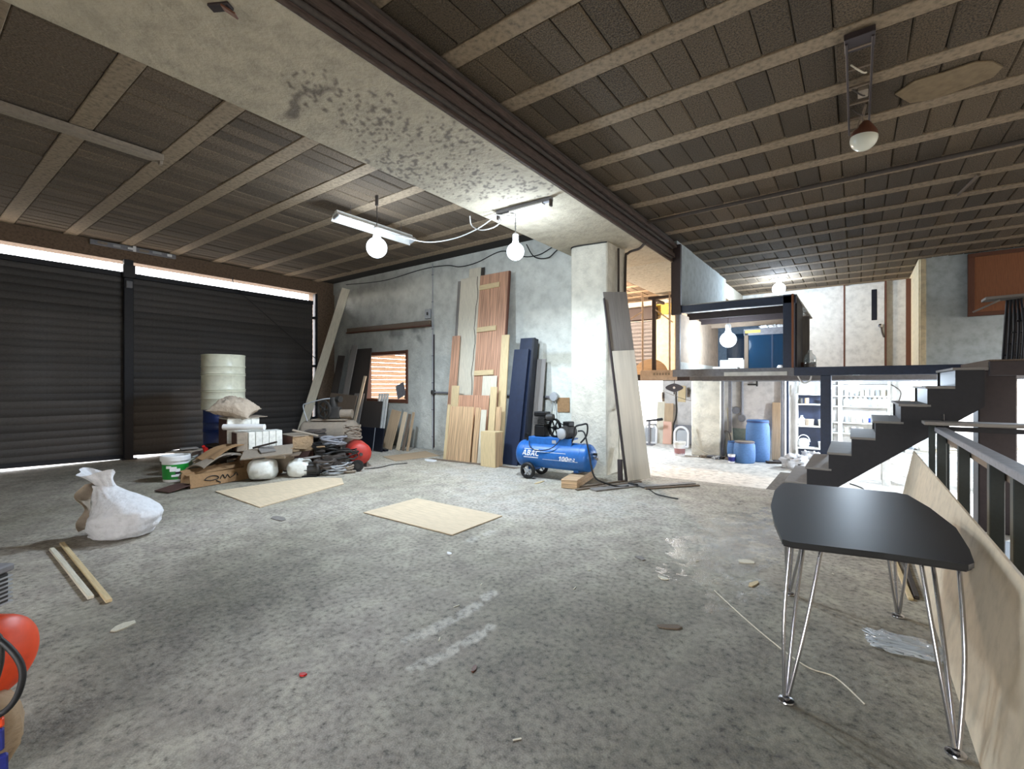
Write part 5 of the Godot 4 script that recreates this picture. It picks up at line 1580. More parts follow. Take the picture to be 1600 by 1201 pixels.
	var cl := ["grey cable coil at the very front of the pile", "dark cable heaped beside the grey motor", "black hose looped over the buried box", "grey flex tangled against the red tank", "dusty cable loops at the pile's right end", "pale cable draped on the buried motor", "dark flex lying below the red tank", "thick dusty hose around the upturned motor"]
	var cp := [[7.05, 0.0, 4.55, 0.2], [7.1, 0.1, 4.4, 0.17], [7.4, 0.3, 4.6, 0.22], [7.2, 0.18, 4.85, 0.22], [7.0, 0.0, 4.72, 0.13], [7.35, 0.42, 4.7, 0.18], [7.35, 0.0, 4.95, 0.14], [7.9, 0.5, 4.7, 0.2]]
	for i in 8:
		coil(cl[i], P(cp[i][0], cp[i][1], cp[i][2]), cp[i][3], 5, 0.012 + 0.004 * (i % 3), cm[i % 6], i + 3, 0.7)
	coil("tan bundle of wire balled up on the red tank", P(7.72, 0.45, 5.36), 0.17, 9, 0.012, M.dusty, 23, 1.3)
	var lay := Transform3D(Basis(Vector3.BACK, -PI / 2), Vector3.ZERO)
	k = thing("pump_wheel", "small castor wheel lying against the cables at the pile's right end", "wheel", P(6.92, 0.1, 4.9), 40)
	put(k, "tyre", lathe([Vector2(0.05, -0.03), Vector2(0.1, -0.03), Vector2(0.1, 0.03), Vector2(0.05, 0.03), Vector2(0.05, -0.03)], 24, Transform3D(Basis(Vector3.RIGHT, PI / 2), Vector3.ZERO)), M.black_rubber)
	put(k, "hub", lathe([Vector2(0, -0.025), Vector2(0.05, -0.025), Vector2(0.05, 0.025), Vector2(0, 0.025)], 20, Transform3D(Basis(Vector3.RIGHT, PI / 2), Vector3.ZERO)), M.cast)
	var prof := []
	for j in 9:
		var a := PI / 2 * j / 8
		prof.append(Vector2(0.2 * sin(a), -0.4 + 0.1 * (1.0 - cos(a))))
	for j in 9:
		var a := PI / 2 * (1.0 - j / 8.0)
		prof.append(Vector2(0.2 * sin(a), 0.4 - 0.1 * (1.0 - cos(a))))
	k = thing("red_tank", "faded red air tank lying at the right end of the pile", "tank", P(7.5, 0.0, 5.32), -28)
	put(k, "shell", lathe(prof, 36, lay), M.red_tank, Vector3(0, 0.25, 0))
	put(k, "port", lathe([Vector2(0, 0.39), Vector2(0.03, 0.39), Vector2(0.03, 0.43), Vector2(0, 0.43)], 12, lay), M.dust_dark, Vector3(0, 0.25, 0))
	for s in [-1, 1]:
		put(k, "foot", cbox(0.06, 0.12, 0.24, 0.005), M.brown_steel, Vector3(s * 0.24, 0.06, 0))
	# the big dusty compressor behind
	k = thing("dusty_compressor", "big dusty grey compressor tank with a spoked wheel behind the pile", "compressor", P(8.7, 0, 5.5), 38)
	var p2 := []
	for q in prof:
		p2.append(Vector2(q.x * 1.35, q.y * 1.5))
	put(k, "tank", lathe(p2, 36, lay), M.dusty, Vector3(0, 0.5, 0))
	for s in [-1, 1]:
		put(k, "foot", cbox(0.1, 0.3, 0.36, 0.006), M.dust_dark, Vector3(s * 0.35, 0.15, 0))
	put(k, "saddle", cbox(0.7, 0.03, 0.3, 0.004), M.dusty, Vector3(0.02, 0.78, 0))
	var whl := Transform3D(Basis(Vector3.RIGHT, PI / 2), Vector3.ZERO)
	var w := put(k, "belt_wheel", lathe([Vector2(0.15, -0.02), Vector2(0.19, -0.02), Vector2(0.19, 0.02), Vector2(0.15, 0.02), Vector2(0.15, -0.02)], 32, whl), M.cast, Vector3(-0.06, 0.99, 0.16), Vector3(0, -30, 0))
	for j in 5:
		put(w, "spoke", cbox(0.15, 0.03, 0.016, 0.003), M.cast, Vector3(cos(j * TAU / 5), sin(j * TAU / 5), 0) * 0.09, Vector3(0, 0, j * 72.0))
	put(w, "hub", lathe([Vector2(0, -0.03), Vector2(0.04, -0.03), Vector2(0.04, 0.03), Vector2(0, 0.03)], 14, whl), M.cast)
	put(k, "crankcase", cbox(0.24, 0.24, 0.2, 0.02), M.cast, Vector3(0.1, 0.92, 0.0))
	put(k, "cylinder", lathe([Vector2(0, 0), Vector2(0.08, 0), Vector2(0.08, 0.2), Vector2(0, 0.2)], 18), M.cast, Vector3(0.08, 1.04, 0))
	put(k, "motor", lathe([Vector2(0, -0.12), Vector2(0.09, -0.12), Vector2(0.09, 0.12), Vector2(0, 0.12)], 20, lay), M.dusty, Vector3(0.34, 0.9, 0.0))
	put(k, "intake", lathe([Vector2(0, -0.05), Vector2(0.06, -0.05), Vector2(0.065, 0.05), Vector2(0, 0.05)], 18, lay), M.cast, Vector3(0.2, 1.2, 0.05), Vector3(0, -30, 0))
	put(k, "pipe", tube(curve([Vector3(0.1, 1.22, 0.0), Vector3(-0.1, 1.2, 0.1), Vector3(-0.4, 1.12, 0.1), Vector3(-0.5, 1.06, 0.1), Vector3(-0.4, 0.76, 0.14)]), 0.012, 8), M.grey_plastic)
	one("trailing_wire", "short dark wire trailing on the floor right of the red tank", "wire", tube(curve([P(7.0, 0.01, 5.1), P(6.9, 0.01, 5.35), P(6.95, 0.012, 5.65), P(6.85, 0.01, 5.95)]), 0.007, 6), M.black_rubber)
	one("foam_heap", "crumpled grey plastic wrap heaped between boxes and the dusty tank", "plastic", sack(Vector3(0.34, 0.5, 0.26), 55, 0.2, 1.5), M.grey_plastic, P(8.6, 0.0, 4.75), Vector3(0, 20, 0))


func corner_boards() -> void:
	var a := P(11.45, 0.02, 6.35)
	var b := P(10.95, 4.05, 7.4)
	var o: Node3D = put(self, "corner_plank", cbox(a.distance_to(b), 0.22, 0.03, 0.003), M.raw_white_x)
	var lx := (b - a).normalized()
	var face := (P(-0.4, 0.0, -0.5) - P(0, 0, 0)).normalized()
	face = (face - lx * face.dot(lx)).normalized()
	o.transform = Transform3D(Basis(lx, face.cross(lx), face), (a + b) * 0.5)
	tag(o, "very tall pale plank leaning across the corner by the light slit", "plank")
	leant("corner_plank", "dark tall board leaning on the wall right of the corner", "board", 10.72, 6.95, 0.24, 2.55, 0.025, M.grey_board, 9.0, 0.0, -5.0)
	leant("corner_plank", "second dark board leaning close to the corner", "board", 11.25, 6.95, 0.3, 2.3, 0.025, M.dark_board, 10.0, 0.0, -4.0)
	leant("corner_board", "wide brown panel leaning on the wall behind the dusty compressor", "panel", 10.55, 6.75, 1.15, 1.25, 0.02, M.old_board, 12.0, 0.0, -3.0)
	leant("corner_board", "broad dark backing panel left of the orange window", "panel", 10.45, 7.2, 0.9, 2.45, 0.016, M.dark_board, 7.0)
	leant("corner_board", "dark panel below the orange window behind the white strips", "panel", 9.75, 7.1, 1.0, 1.1, 0.018, M.dark_board, 8.0)
	leant("corner_board", "slim dark upright panel left of the bright stick at the window", "panel", 10.12, 6.95, 0.4, 1.3, 0.018, M.grey_board, 12.0)
	leant("window_stick", "light stick leaning in front of the orange window's left jamb", "stick", 10.05, 6.86, 0.09, 1.75, 0.03, M.ply, 12.0, 0.0, -5.0)
	o = thing("low_blue_board", "long dark blue panel standing low by the pile, a pale line near its end", "panel", P(9.3, 0, 6.65))
	put(o, "panel", cbox(1.25, 0.52, 0.03, 0.004), M.navy_dark, Vector3(-0.1, 0.265, 0), Vector3(-8, 0, 0))
	put(o, "end_panel", cbox(0.3, 0.52, 0.03, 0.004), M.navy_dark, Vector3(0.7, 0.265, 0), Vector3(-8, 0, 0))
	put(o, "pale_line", cbox(0.015, 0.52, 0.034, 0.002), M.grey_plastic, Vector3(0.54, 0.265, 0), Vector3(-8, 0, 0))
	put(o, "back_rail", cbox(1.6, 0.04, 0.1, 0.003), M.navy_dark, Vector3(0.05, 0.03, -0.09))
	for j in 4:
		leant("white_strip", ["first white strip from the left hung under the orange window", "second white strip from the left under the orange window", "third white strip from the left under the orange window", "rightmost white strip under the orange window"][j], "strip", 9.42 - 0.1 * j, 7.1, 0.06, 1.3, 0.03, M.white_paint, 12.0, 0.0, 4.0)
	leant("corner_board", "broad tan board leaning low at the right of the white strips", "board", 8.72, 6.95, 0.34, 0.9, 0.02, M.mdf, 12.0, 0.0, -8.0)
	leant("low_board", "pale slat next to the broad tan board under the window's right end", "board", 8.4, 7.0, 0.12, 0.88, 0.02, M.ply, 10.0, 0.0, -6.0)
	leant("low_board", "brown slat between the two pale slats low on the wall", "board", 8.25, 7.02, 0.09, 0.84, 0.02, M.old_board, 10.0, 0.0, -5.0)
	leant("low_board", "rightmost pale slat leaning low on the wall", "board", 8.13, 7.05, 0.07, 0.88, 0.02, M.mdf, 9.0, 0.0, -4.0)
	leant("glass_shard", "grey pointed sheet standing on the orange window's sill", "sheet", 9.05, 7.68, 0.3, 0.35, 0.01, M.grey_paint, 8.0, 0.0, 24.0, 1.13)
	leant("glass_shard", "brown board standing in the right corner of the orange window", "board", 8.92, 7.74, 0.22, 0.42, 0.012, M.old_board, 6.0, 0.0, -4.0, 1.13)


func north_things() -> void:
	var y0 := -0.4
	# ---- plastic barrels under the upper floor
	var barrel := func(label: String, w: float, n: float, r: float, h: float, lidc: Material) -> Node3D:
		var o := thing("plastic_barrel", label, "barrel", P(w, y0, n))
		put(o, "body", lathe([Vector2(0, 0), Vector2(r * 0.9, 0), Vector2(r * 0.97, h * 0.06), Vector2(r, h * 0.3), Vector2(r * 1.01, h * 0.6), Vector2(r * 0.97, h * 0.85), Vector2(r * 0.86, h * 0.92), Vector2(r * 0.86, h * 0.95)], 36), M.blue_barrel)
		put(o, "lid", lathe([Vector2(r * 0.86, h * 0.92), Vector2(r * 0.92, h * 0.925), Vector2(r * 0.92, h * 0.985), Vector2(r * 0.85, h), Vector2(0, h)], 36), lidc)
		put(o, "ring", lathe([Vector2(r * 0.92, h * 0.945), Vector2(r * 0.945, h * 0.95), Vector2(r * 0.945, h * 0.97), Vector2(r * 0.92, h * 0.975)], 36), M.blue_drum)
		return o
	barrel.call("tall dusty blue plastic barrel under the upper floor", 1.98, 13.0, 0.27, 1.02, M.blue_barrel)
	barrel.call("short squat blue barrel in front of the tall one, its lid dusty", 2.2, 12.55, 0.24, 0.52, M.dusty)
	barrel.call("small blue tub behind the squat barrel, by the leaning strip", 2.5, 12.95, 0.17, 0.46, M.blue_barrel)
	var o: Node3D = bucket("paint_pot", "small white pot with a blue label before the squat barrel", P(2.45, y0, 12.35), 0.08, 0.2, M.white_plastic, M.white_plastic)
	put(o, "label_band", lathe([Vector2(0.07, 0.03), Vector2(0.079, 0.14)], 24), M.blue_print)
	o = bucket("paint_pot", "tall bucket printed red and blue at the foot of the far column", P(3.8, y0, 12.7), 0.15, 0.38, M.white_plastic, M.tile_white)
	put(o, "label_band", lathe([Vector2(0.131, 0.05), Vector2(0.142, 0.2)], 28), mat("red_print", Color(0.6, 0.42, 0.42), 0.5))
	put(o, "label_band", lathe([Vector2(0.1285, 0.02), Vector2(0.1325, 0.07)], 28), M.blue_print)
	# ---- pipes and strips on the bay's wall
	var z := 13.46
	o = thing("water_pipe", "grey water pipe dropping down the bay wall to two round fittings", "pipe", P(2.42, 0, z))
	put(o, "tube", tube([Vector3(0, 1.66, 0), Vector3(0, 1.1, 0), Vector3(0, 0.66, 0)], 0.035, 10), M.grey_paint)
	var disc := lathe([Vector2(0, -0.03), Vector2(0.09, -0.03), Vector2(0.1, 0), Vector2(0.09, 0.03), Vector2(0, 0.03)], 20, Transform3D(Basis(Vector3.RIGHT, PI / 2), Vector3.ZERO))
	put(o, "fitting", disc, M.grey_paint, Vector3(0, 0.62, 0.01))
	put(o, "fitting", disc, M.grey_paint, Vector3(-0.14, 0.82, 0.01))
	put(o, "tap", tube([Vector3(0.14, 1.5, 0.02), Vector3(0.38, 1.5, 0.04)], 0.02, 8), M.cast)
	put(o, "tap_handle", cbox(0.04, 0.14, 0.04, 0.006), M.cast, Vector3(0.36, 1.52, 0.05))
	leant("bay_strip", "pale strip leaning on the bay wall left of the small blue tub", "strip", 2.58, 13.1, 0.1, 1.3, 0.02, M.raw_white, 9.0, 0.0, 6.0, y0)
	leant("bay_strip", "brown strip standing for the stain at the bay wall's right end", "strip", 1.62, 13.3, 0.18, 1.45, 0.02, M.mdf, 4.0, 0.0, 0.0, y0)  # strip takes the place of a brown stain on the wall
	leant("bay_sheet", "pale green rounded panel behind the blue barrels", "panel", 2.25, 13.35, 0.9, 0.75, 0.02, mat("pale_green", Color(0.62, 0.68, 0.64), 0.8, "mottle", Vector3.ONE), 5.0, 0.0, 0.0, y0)
	# the shutter rails by the far column
	for q in [[2.82, 13.1, 0.06, "grey steel upright beside the far column"], [2.66, 13.2, 0.08, "second steel upright near the far column, pipes at its foot"], [1.5, 13.4, 0.05, "pale upright at the bay's right corner"], [1.38, 13.42, 0.05, "dark upright beside the pale one at the bay's corner"]]:
		var s := slab(q[0] - q[2] / 2, q[0] + q[2] / 2, y0, 1.6, q[1], q[1] + 0.06, 0.005)
		one("steel_upright", q[3], "post", s[0], M.grey_paint if q[0] != 1.38 else M.blue_steel, s[1])
	one("hose", "black hose looping down the steel upright to the floor", "hose", tube(curve([P(2.75, 0.3, 13.0), P(2.62, 0.25, 12.95), P(2.6, -0.1, 12.95), P(2.68, -0.34, 12.9), P(2.5, -0.38, 12.8), P(2.45, -0.1, 12.95), P(2.55, 0.05, 12.97)]), 0.018, 8), M.dust_dark)
	one("hose", "pale hose hanging from the far column's face to the floor", "hose", tube(curve([P(3.55, 0.4, 12.95), P(3.5, -0.02, 12.94), P(3.3, -0.26, 12.93), P(3.0, -0.36, 12.9), P(2.9, -0.38, 12.8)]), 0.012, 6), M.raw_white)
	for i in 7:
		one("floor_rubbish", ["rag on the floor at the far column's foot", "bent tin below the steel uprights", "grey scrap before the small blue tub", "dark scrap by the far column's corner", "flattened can at the bay floor", "small stone beside the uprights", "crushed cup under the hose"][i], "scrap", sack(Vector3(0.1 + 0.03 * (i % 3), 0.06, 0.08), 60 + i, 0.4, 2.0), [M.dusty, M.grey_paint, M.white_plastic, M.dust_dark][i % 4], P(3.2 - 0.16 * i, y0, 12.75 + 0.06 * (i % 2)), Vector3(0, 40 * i, 0))
	# ---- along the bright far wall
	for q in [[5.3, 14.6, "white arched seat standing by the bright far window", 8.0], [5.75, 14.7, "second white arched seat, half behind the leaning panels", -6.0], [4.2, 14.2, "white arched seat near the far column behind the printed bucket", 14.0]]:
		o = thing("arched_seat", q[2], "seat", P(q[0], y0 + 0.01, q[1]), q[3])
		o.rotation_degrees.x = -10
		var pts := [Vector3(-0.19, 0.03, 0)]
		for k in 9:
			var a := PI - PI * k / 8.0
			pts.append(Vector3(cos(a) * 0.19, 0.42 + sin(a) * 0.2, 0))
		pts.append(Vector3(0.19, 0.03, 0))
		put(o, "ring", tube(curve(pts, 3), 0.035, 10), M.white_plastic)
		put(o, "foot_bar", tube([Vector3(-0.19, 0.035, 0), Vector3(0.19, 0.035, 0)], 0.035, 10), M.white_plastic)
		put(o, "back", cbox(0.34, 0.5, 0.015, 0.004), M.grey_plastic if q[0] < 5.5 else M.white_plastic, Vector3(0, 0.28, -0.03))
	leant("far_board", "tall panel, brown above and pinkish below, leaning on the far wall", "panel", 4.85, 14.95, 0.28, 1.3, 0.02, M.mdf, 6.0, 0.0, 0.0, y0)
	leant("far_board", "pink lower board in front of the tall brown one at the far wall", "panel", 4.86, 14.9, 0.27, 0.72, 0.02, mat("pink_board", Color(0.85, 0.68, 0.6), 0.7), 6.0, 0.0, 0.0, y0)
	leant("far_board", "cream board beside the brown panel at the far wall", "panel", 5.12, 15.0, 0.26, 1.35, 0.02, M.raw_white, 6.0, 0.0, 0.0, y0)
	leant("far_board", "grey board low at the far wall behind the arched seats", "panel", 4.6, 15.1, 1.6, 0.62, 0.02, M.grey_paint, 5.0, 0.0, 0.0, y0)
	one("wall_plank", "short yellowish board hung on the far wall near the column", "board", cbox(0.24, 0.52, 0.02, 0.003), M.pine, P(4.5, 1.2, 15.27), Vector3(0, 0, -2))
	for q in [[4.3, 1.25, "dark bracket on the far wall right of the yellowish board"], [5.1, 1.1, "old tap on the far wall beside the bright window"]]:
		o = thing("wall_bracket", q[2], "bracket", P(q[0], q[1], 15.26))
		put(o, "plate", cbox(0.08, 0.3, 0.03, 0.005), M.old_board)
		put(o, "hook", tube(curve([Vector3(0, 0.1, 0.02), Vector3(0.04, 0.06, 0.1), Vector3(0.02, -0.06, 0.1)]), 0.016, 6), M.dust_dark)
	one("wall_hose", "black hose hanging down the far wall past the panels to the floor", "hose", tube(curve([P(4.66, 1.45, 15.25), P(4.68, 1.1, 15.24), P(4.66, 0.7, 15.24), P(4.68, 0.4, 15.22), P(4.62, 0.2, 14.8), P(4.5, -0.38, 14.5)]), 0.02, 8), M.black_rubber)
	o = thing("grinder", "dark bench grinder arm sticking out before the bright window", "tool", P(5.15, 0.35, 14.4))
	put(o, "arm", tube([Vector3(-0.2, 0, 0), Vector3(0.2, 0.06, 0)], 0.03, 8), M.black_iron)
	put(o, "grip", tube([Vector3(0.16, 0.05, 0), Vector3(0.32, 0.08, 0.02)], 0.045, 10), M.black_rubber)
	put(o, "stand", cbox(0.06, 0.74, 0.06, 0.005), M.grey_paint, Vector3(-0.1, -0.37, 0))
	put(o, "base", cbox(0.3, 0.03, 0.3, 0.005), M.grey_paint, Vector3(-0.1, -0.735, 0))
	# a leaf-shaped plate hung from the deck's edge
	var poly := []
	for k in 20:
		var a := TAU * k / 20.0
		poly.append(Vector2(cos(a) * 0.19 + 0.03 * pow(cos(a), 3), sin(a) * 0.11 * (1.0 - 0.25 * abs(cos(a)))))
	o = thing("leaf_plate", "grey leaf-shaped plate with a white dot hung under the deck edge", "plate", P(3.68, 1.42, 11.85))
	put(o, "plate", prism(poly, 0.02), mat("slate", Color(0.3, 0.31, 0.36), 0.6))
	put(o, "dot", lathe([Vector2(0.03, 0), Vector2(0.03, 0.006), Vector2(0, 0.006)], 16, Transform3D(Basis(Vector3.RIGHT, PI / 2), Vector3.ZERO)), M.white_plastic, Vector3(0.0, 0.0, 0.01))
	put(o, "hanger", tube([Vector3(0, 0.09, 0), Vector3(0, 0.2, -0.02)], 0.008, 6), M.dust_dark)
	put(o, "stub", cbox(0.03, 0.08, 0.015, 0.003), M.dust_dark, Vector3(0, -0.13, 0))
	one("slack_wire", "thin wire drooping across the bright far wall", "wire", tube(curve([P(5.0, 1.615, 13.2), P(4.5, 1.25, 13.9), P(4.1, 1.02, 14.6), P(3.7, 0.95, 15.29)]), 0.008, 5), M.dusty)

	# ---- sunken workshop: benches with stacked work, tyres below the railing
	o = thing("workbench", "white workbench in the glaring workshop beyond the staircase", "bench", P(-1.5, y0, 11.6))
	put(o, "top", cbox(2.3, 0.07, 0.8, 0.006), M.white_paint, Vector3(0, 0.58, 0))
	for sx in [-1, 1]:
		for sz in [-1, 1]:
			put(o, "leg", cbox(0.12, 0.55, 0.1, 0.006), M.white_paint, Vector3(sx * 1.05, 0.275, sz * 0.32))
	put(o, "stretcher", cbox(2.1, 0.1, 0.03, 0.004), M.white_paint, Vector3(0, 0.15, 0.32))
	put(o, "brace", cbox(0.35, 0.06, 0.04, 0.004), M.white_paint, Vector3(-0.85, 0.3, 0.32), Vector3(0, 0, -40))
	o = thing("workbench", "second white bench seen through the railing posts", "bench", P(-3.6, y0, 11.4))
	put(o, "top", cbox(1.7, 0.07, 0.9, 0.006), M.white_paint, Vector3(0, 0.58, 0))
	for sx in [-1, 1]:
		for sz in [-1, 1]:
			put(o, "leg", cbox(0.12, 0.55, 0.1, 0.006), M.white_paint, Vector3(sx * 0.75, 0.275, sz * 0.36))
	put(o, "stretcher", cbox(1.5, 0.1, 0.03, 0.004), M.white_paint, Vector3(0, 0.15, 0.36))
	var wl := ["lowest white board stacked on the workbench", "second board of the stack on the workbench", "third board of the stack, set askew on the workbench", "short board on top of the stack on the workbench"]
	for k in 4:
		one("stacked_board", wl[k], "board", cbox(1.5 - 0.2 * k, 0.05, 0.5, 0.005), [M.white_paint, M.raw_white_x, M.white_paint, M.old_board_x][k], P(-1.5 - 0.1 * k, y0 + 0.642 + 0.056 * k, 11.65), Vector3(0, 3 * k - 4, 0))
	wl = ["white tin on the workbench's near end", "red-brown tin on the workbench", "rag heap on the workbench's near end"]
	one("bench_tin", wl[0], "tin", lathe([Vector2(0, 0), Vector2(0.07, 0), Vector2(0.07, 0.16), Vector2(0, 0.16)], 20), M.white_plastic, P(-0.55, y0 + 0.616, 11.5))
	one("bench_tin", wl[1], "tin", lathe([Vector2(0, 0), Vector2(0.06, 0), Vector2(0.06, 0.1), Vector2(0, 0.1)], 20), M.brown_wood, P(-2.5, y0 + 0.616, 11.4))
	one("bench_rag", wl[2], "cloth", sack(Vector3(0.16, 0.1, 0.12), 71, 0.4, 2.0), M.grey_plastic, P(-0.75, y0 + 0.616, 11.75))
	one("floor_cable", "thin black cable snaking over the glaring workshop floor", "cable", tube(curve([P(0.1, y0 + 0.01, 11.0), P(-0.1, y0 + 0.01, 10.6), P(-0.1, y0 + 0.01, 9.8), P(-0.4, y0 + 0.01, 9.4), P(-0.7, y0 + 0.01, 9.2), P(-0.5, y0 + 0.01, 8.8), P(-0.9, y0 + 0.01, 8.6)]), 0.01, 6), M.black_rubber)
	var ring := Transform3D.IDENTITY
	for k in 2:
		one("tyre", ["lower black tyre lying below the railing", "upper black tyre lying on the other below the railing"][k], "tyre", lathe([Vector2(0.18, 0.03), Vector2(0.28, 0.0), Vector2(0.33, 0.05), Vector2(0.33, 0.13), Vector2(0.28, 0.18), Vector2(0.18, 0.15), Vector2(0.2, 0.09), Vector2(0.18, 0.03)], 32), M.black_rubber, P(-2.0 - 0.06 * k, y0 + 0.182 * k, 8.55))
	one("dark_sheet", "dark flat sheet on the workshop floor below the railing", "mat", cbox(1.3, 0.03, 2.2, 0.008), M.dark_steel, P(-1.75, y0 + 0.017, 6.9), Vector3(0, 3, 0))  # dark sheet over the dark stretch of floor
	o = bucket("white_tub", "white tub standing on the dusty board of the short railing", P(-2.05, 1.081, 7.2), 0.13, 0.22, M.white_plastic, M.white_plastic)
	one("tub_rags", "dusty rags heaped on the white tub", "cloth", sack(Vector3(0.12, 0.1, 0.11), 77, 0.3, 2.0), M.dusty, P(-2.05, 1.302, 7.2))
	one("white_bag", "crumpled white plastic bag on the floor left of the stairs", "bag", sack(Vector3(0.26, 0.3, 0.22), 81, 0.3, 2.0), M.sack_white, P(1.12, y0, 12.3))
	one("white_bag", "second white bag slumped behind the first, left of the stairs", "bag", sack(Vector3(0.2, 0.34, 0.18), 83, 0.3, 2.0), M.sack_white, P(0.85, y0, 12.75))
	for k in 3:
		one("low_plank", ["dark plank lying on the floor before the grey shelf unit", "second dark plank by the wall before the grey shelf", "short dark plank end beside the white bags"][k], "plank", cbox(0.9 - 0.2 * k, 0.05, 0.16, 0.004), M.dark_board_x, P(1.35 - 0.02 * k, y0 + 0.027, 12.95 + 0.24 * k), Vector3(0, 30 + 8 * k, 0))
	one("hook_cable", "white cable bowed under the upper floor's edge beam", "cable", tube(curve([P(0.79, 1.64, 9.17), P(0.74, 1.55, 9.17), P(0.68, 1.53, 9.17), P(0.62, 1.57, 9.17), P(0.6, 1.64, 9.17)]), 0.012, 6), M.white_cable)


func upper_things() -> void:
	# ---- the cabin: roof on joists, front rails, end panel, back window
	var o := thing("cabin", "open blue and grey steel cabin on the upper floor, a bulb inside", "cabin", P(1.87, 1.78, 9.25))
	put(o, "top_rail", cbox(2.1, 0.13, 0.1, 0.006), M.blue_steel, Vector3(0, 1.17, 0))
	put(o, "roof_panel", cbox(2.1, 0.03, 3.5, 0.004), M.white_paint, Vector3(0, 1.25, -1.78))
	for k in 3:
		put(o, "joist", cbox(2.0, 0.14, 0.06, 0.005), M.brown_steel if k < 2 else M.beige_wall, Vector3(0, 1.14, -0.88 - 0.92 * k))
		put(o, "ceiling_strip", cbox(2.0, 0.02, 0.3, 0.003), M.white_paint, Vector3(0, 1.2, -0.5 - 0.92 * k))
	put(o, "corner_post", cbox(0.17, 1.25, 0.1, 0.006), M.blue_steel, Vector3(0.94, 0.63, 0.0))
	put(o, "post_trim", cbox(0.03, 1.25, 0.05, 0.004), M.orange_wood, Vector3(1.0, 0.63, 0.06))
	put(o, "end_leaf", cbox(0.04, 1.2, 1.0, 0.004), M.dark_steel, Vector3(1.03, 0.62, -0.6))
	put(o, "side_wall", cbox(0.05, 1.13, 3.35, 0.004), M.beige_wall, Vector3(-0.98, 0.57, -1.72))
	put(o, "skirting", cbox(0.02, 0.16, 3.3, 0.004), M.tile_white, Vector3(-0.94, 0.085, -1.7))
	put(o, "side_post", cbox(0.07, 1.13, 0.07, 0.004), M.grey_paint, Vector3(-0.93, 0.57, -0.02))
	put(o, "back_wall", cbox(2.0, 1.2, 0.05, 0.004), mat("cabin_back", Color(0.42, 0.5, 0.58), 0.8, "mottle", Vector3.ONE), Vector3(0, 0.6, -3.45))
	put(o, "back_pane", cbox(0.7, 0.7, 0.02, 0.002), M.dark_pane, Vector3(-0.4, 0.62, -3.4))
	# things in the cabin
	o = thing("framed_pane", "framed dark window pane standing in the cabin, yellow label on its frame", "window frame", P(1.55, 1.785, 11.35))
	for sx in [-1, 1]:
		put(o, "stile", cbox(0.08, 0.9, 0.06, 0.004), M.old_board, Vector3(sx * 0.4, 0.45, 0))
	put(o, "head_rail", cbox(0.9, 0.14, 0.06, 0.004), M.grey_paint, Vector3(0, 0.86, 0))
	put(o, "sill_rail", cbox(0.9, 0.06, 0.06, 0.004), M.old_board_x, Vector3(0, 0.03, 0))
	put(o, "pane", cbox(0.74, 0.74, 0.008, 0.001), M.dark_pane, Vector3(0, 0.42, 0))
	put(o, "mullion", cbox(0.03, 0.74, 0.02, 0.002), M.blue_steel, Vector3(0.1, 0.42, 0))
	put(o, "backing", cbox(0.78, 0.78, 0.01, 0.001), M.navy, Vector3(0, 0.42, -0.05))
	put(o, "yellow_label", cbox(0.3, 0.06, 0.004, 0.001), M.yellow_paint, Vector3(-0.27, 0.87, 0.033))
	for k in 3:
		one("cabin_rag", ["white rag on the framed pane's top", "crumpled paper on the framed pane's top", "white scrap on the framed pane's right end"][k], "scrap", sack(Vector3(0.08, 0.06, 0.03), 90 + k, 0.4, 2.0), M.white_plastic, P(1.6 - 0.16 * k, 2.716, 11.35))
	carton("cabin_box", "pale carton at the back of the cabin below the bulb", P(2.25, 1.785, 11.5), Vector3(0.5, 0.26, 0.3), 0, M.tile_white, M.grey_plastic)
	one("cabin_tray", "flat white tray before the pale carton in the cabin", "tray", cbox(0.5, 0.1, 0.3, 0.01), M.white_paint, P(2.3, 1.836, 11.05))
	one("cabin_papers", "sheaf of papers lying on the pale carton in the cabin", "papers", cbox(0.3, 0.03, 0.2, 0.003), M.white_plastic, P(2.2, 2.075, 11.5), Vector3(0, 12, 0))
	one("cabin_jar", "small white jar at the framed pane's right corner", "jar", lathe([Vector2(0, 0), Vector2(0.06, 0), Vector2(0.07, 0.05), Vector2(0.04, 0.11), Vector2(0, 0.11)], 18), M.white_plastic, P(1.25, 1.785, 10.9))
	# demijohn on the deck's edge
	o = thing("demijohn", "big glass demijohn on the upper floor right of the cabin post", "bottle", P(0.66, 1.785, 9.75))
	var glass := mat("bottle_glass", Color(0.75, 0.85, 0.9, 0.3), 0.08)
	glass.transparency = BaseMaterial3D.TRANSPARENCY_ALPHA
	put(o, "body", lathe([Vector2(0, 0), Vector2(0.085, 0), Vector2(0.095, 0.02), Vector2(0.095, 0.17), Vector2(0.08, 0.22), Vector2(0.035, 0.27), Vector2(0.03, 0.31), Vector2(0.036, 0.315), Vector2(0.03, 0.32)], 28), glass)
	put(o, "liquid", lathe([Vector2(0, 0.006), Vector2(0.088, 0.006), Vector2(0.09, 0.08), Vector2(0, 0.08)], 28), mat("amber", Color(0.42, 0.3, 0.24), 0.2))
	for k in 3:
		put(o, "rib", lathe([Vector2(0.095, 0.06 + 0.04 * k), Vector2(0.1, 0.065 + 0.04 * k), Vector2(0.095, 0.07 + 0.04 * k)], 28), M.pane)
	one("deck_board", "grey upright board behind the demijohn beside the cabin post", "board", cbox(0.14, 1.0, 0.03, 0.003), M.grey_board, P(0.78, 2.285, 10.4), Vector3(0, 0, 0))
	one("deck_board", "small brown box behind the demijohn on the upper floor", "box", cbox(0.3, 0.12, 0.2, 0.006), M.brown_wood_x, P(0.75, 1.845, 10.15))
	# white partition with a door: three tall panels with dark joints
	o = thing("door_5", "", "", P(-0.18, 1.79, 16.14))
	o.set_meta("kind", "structure")
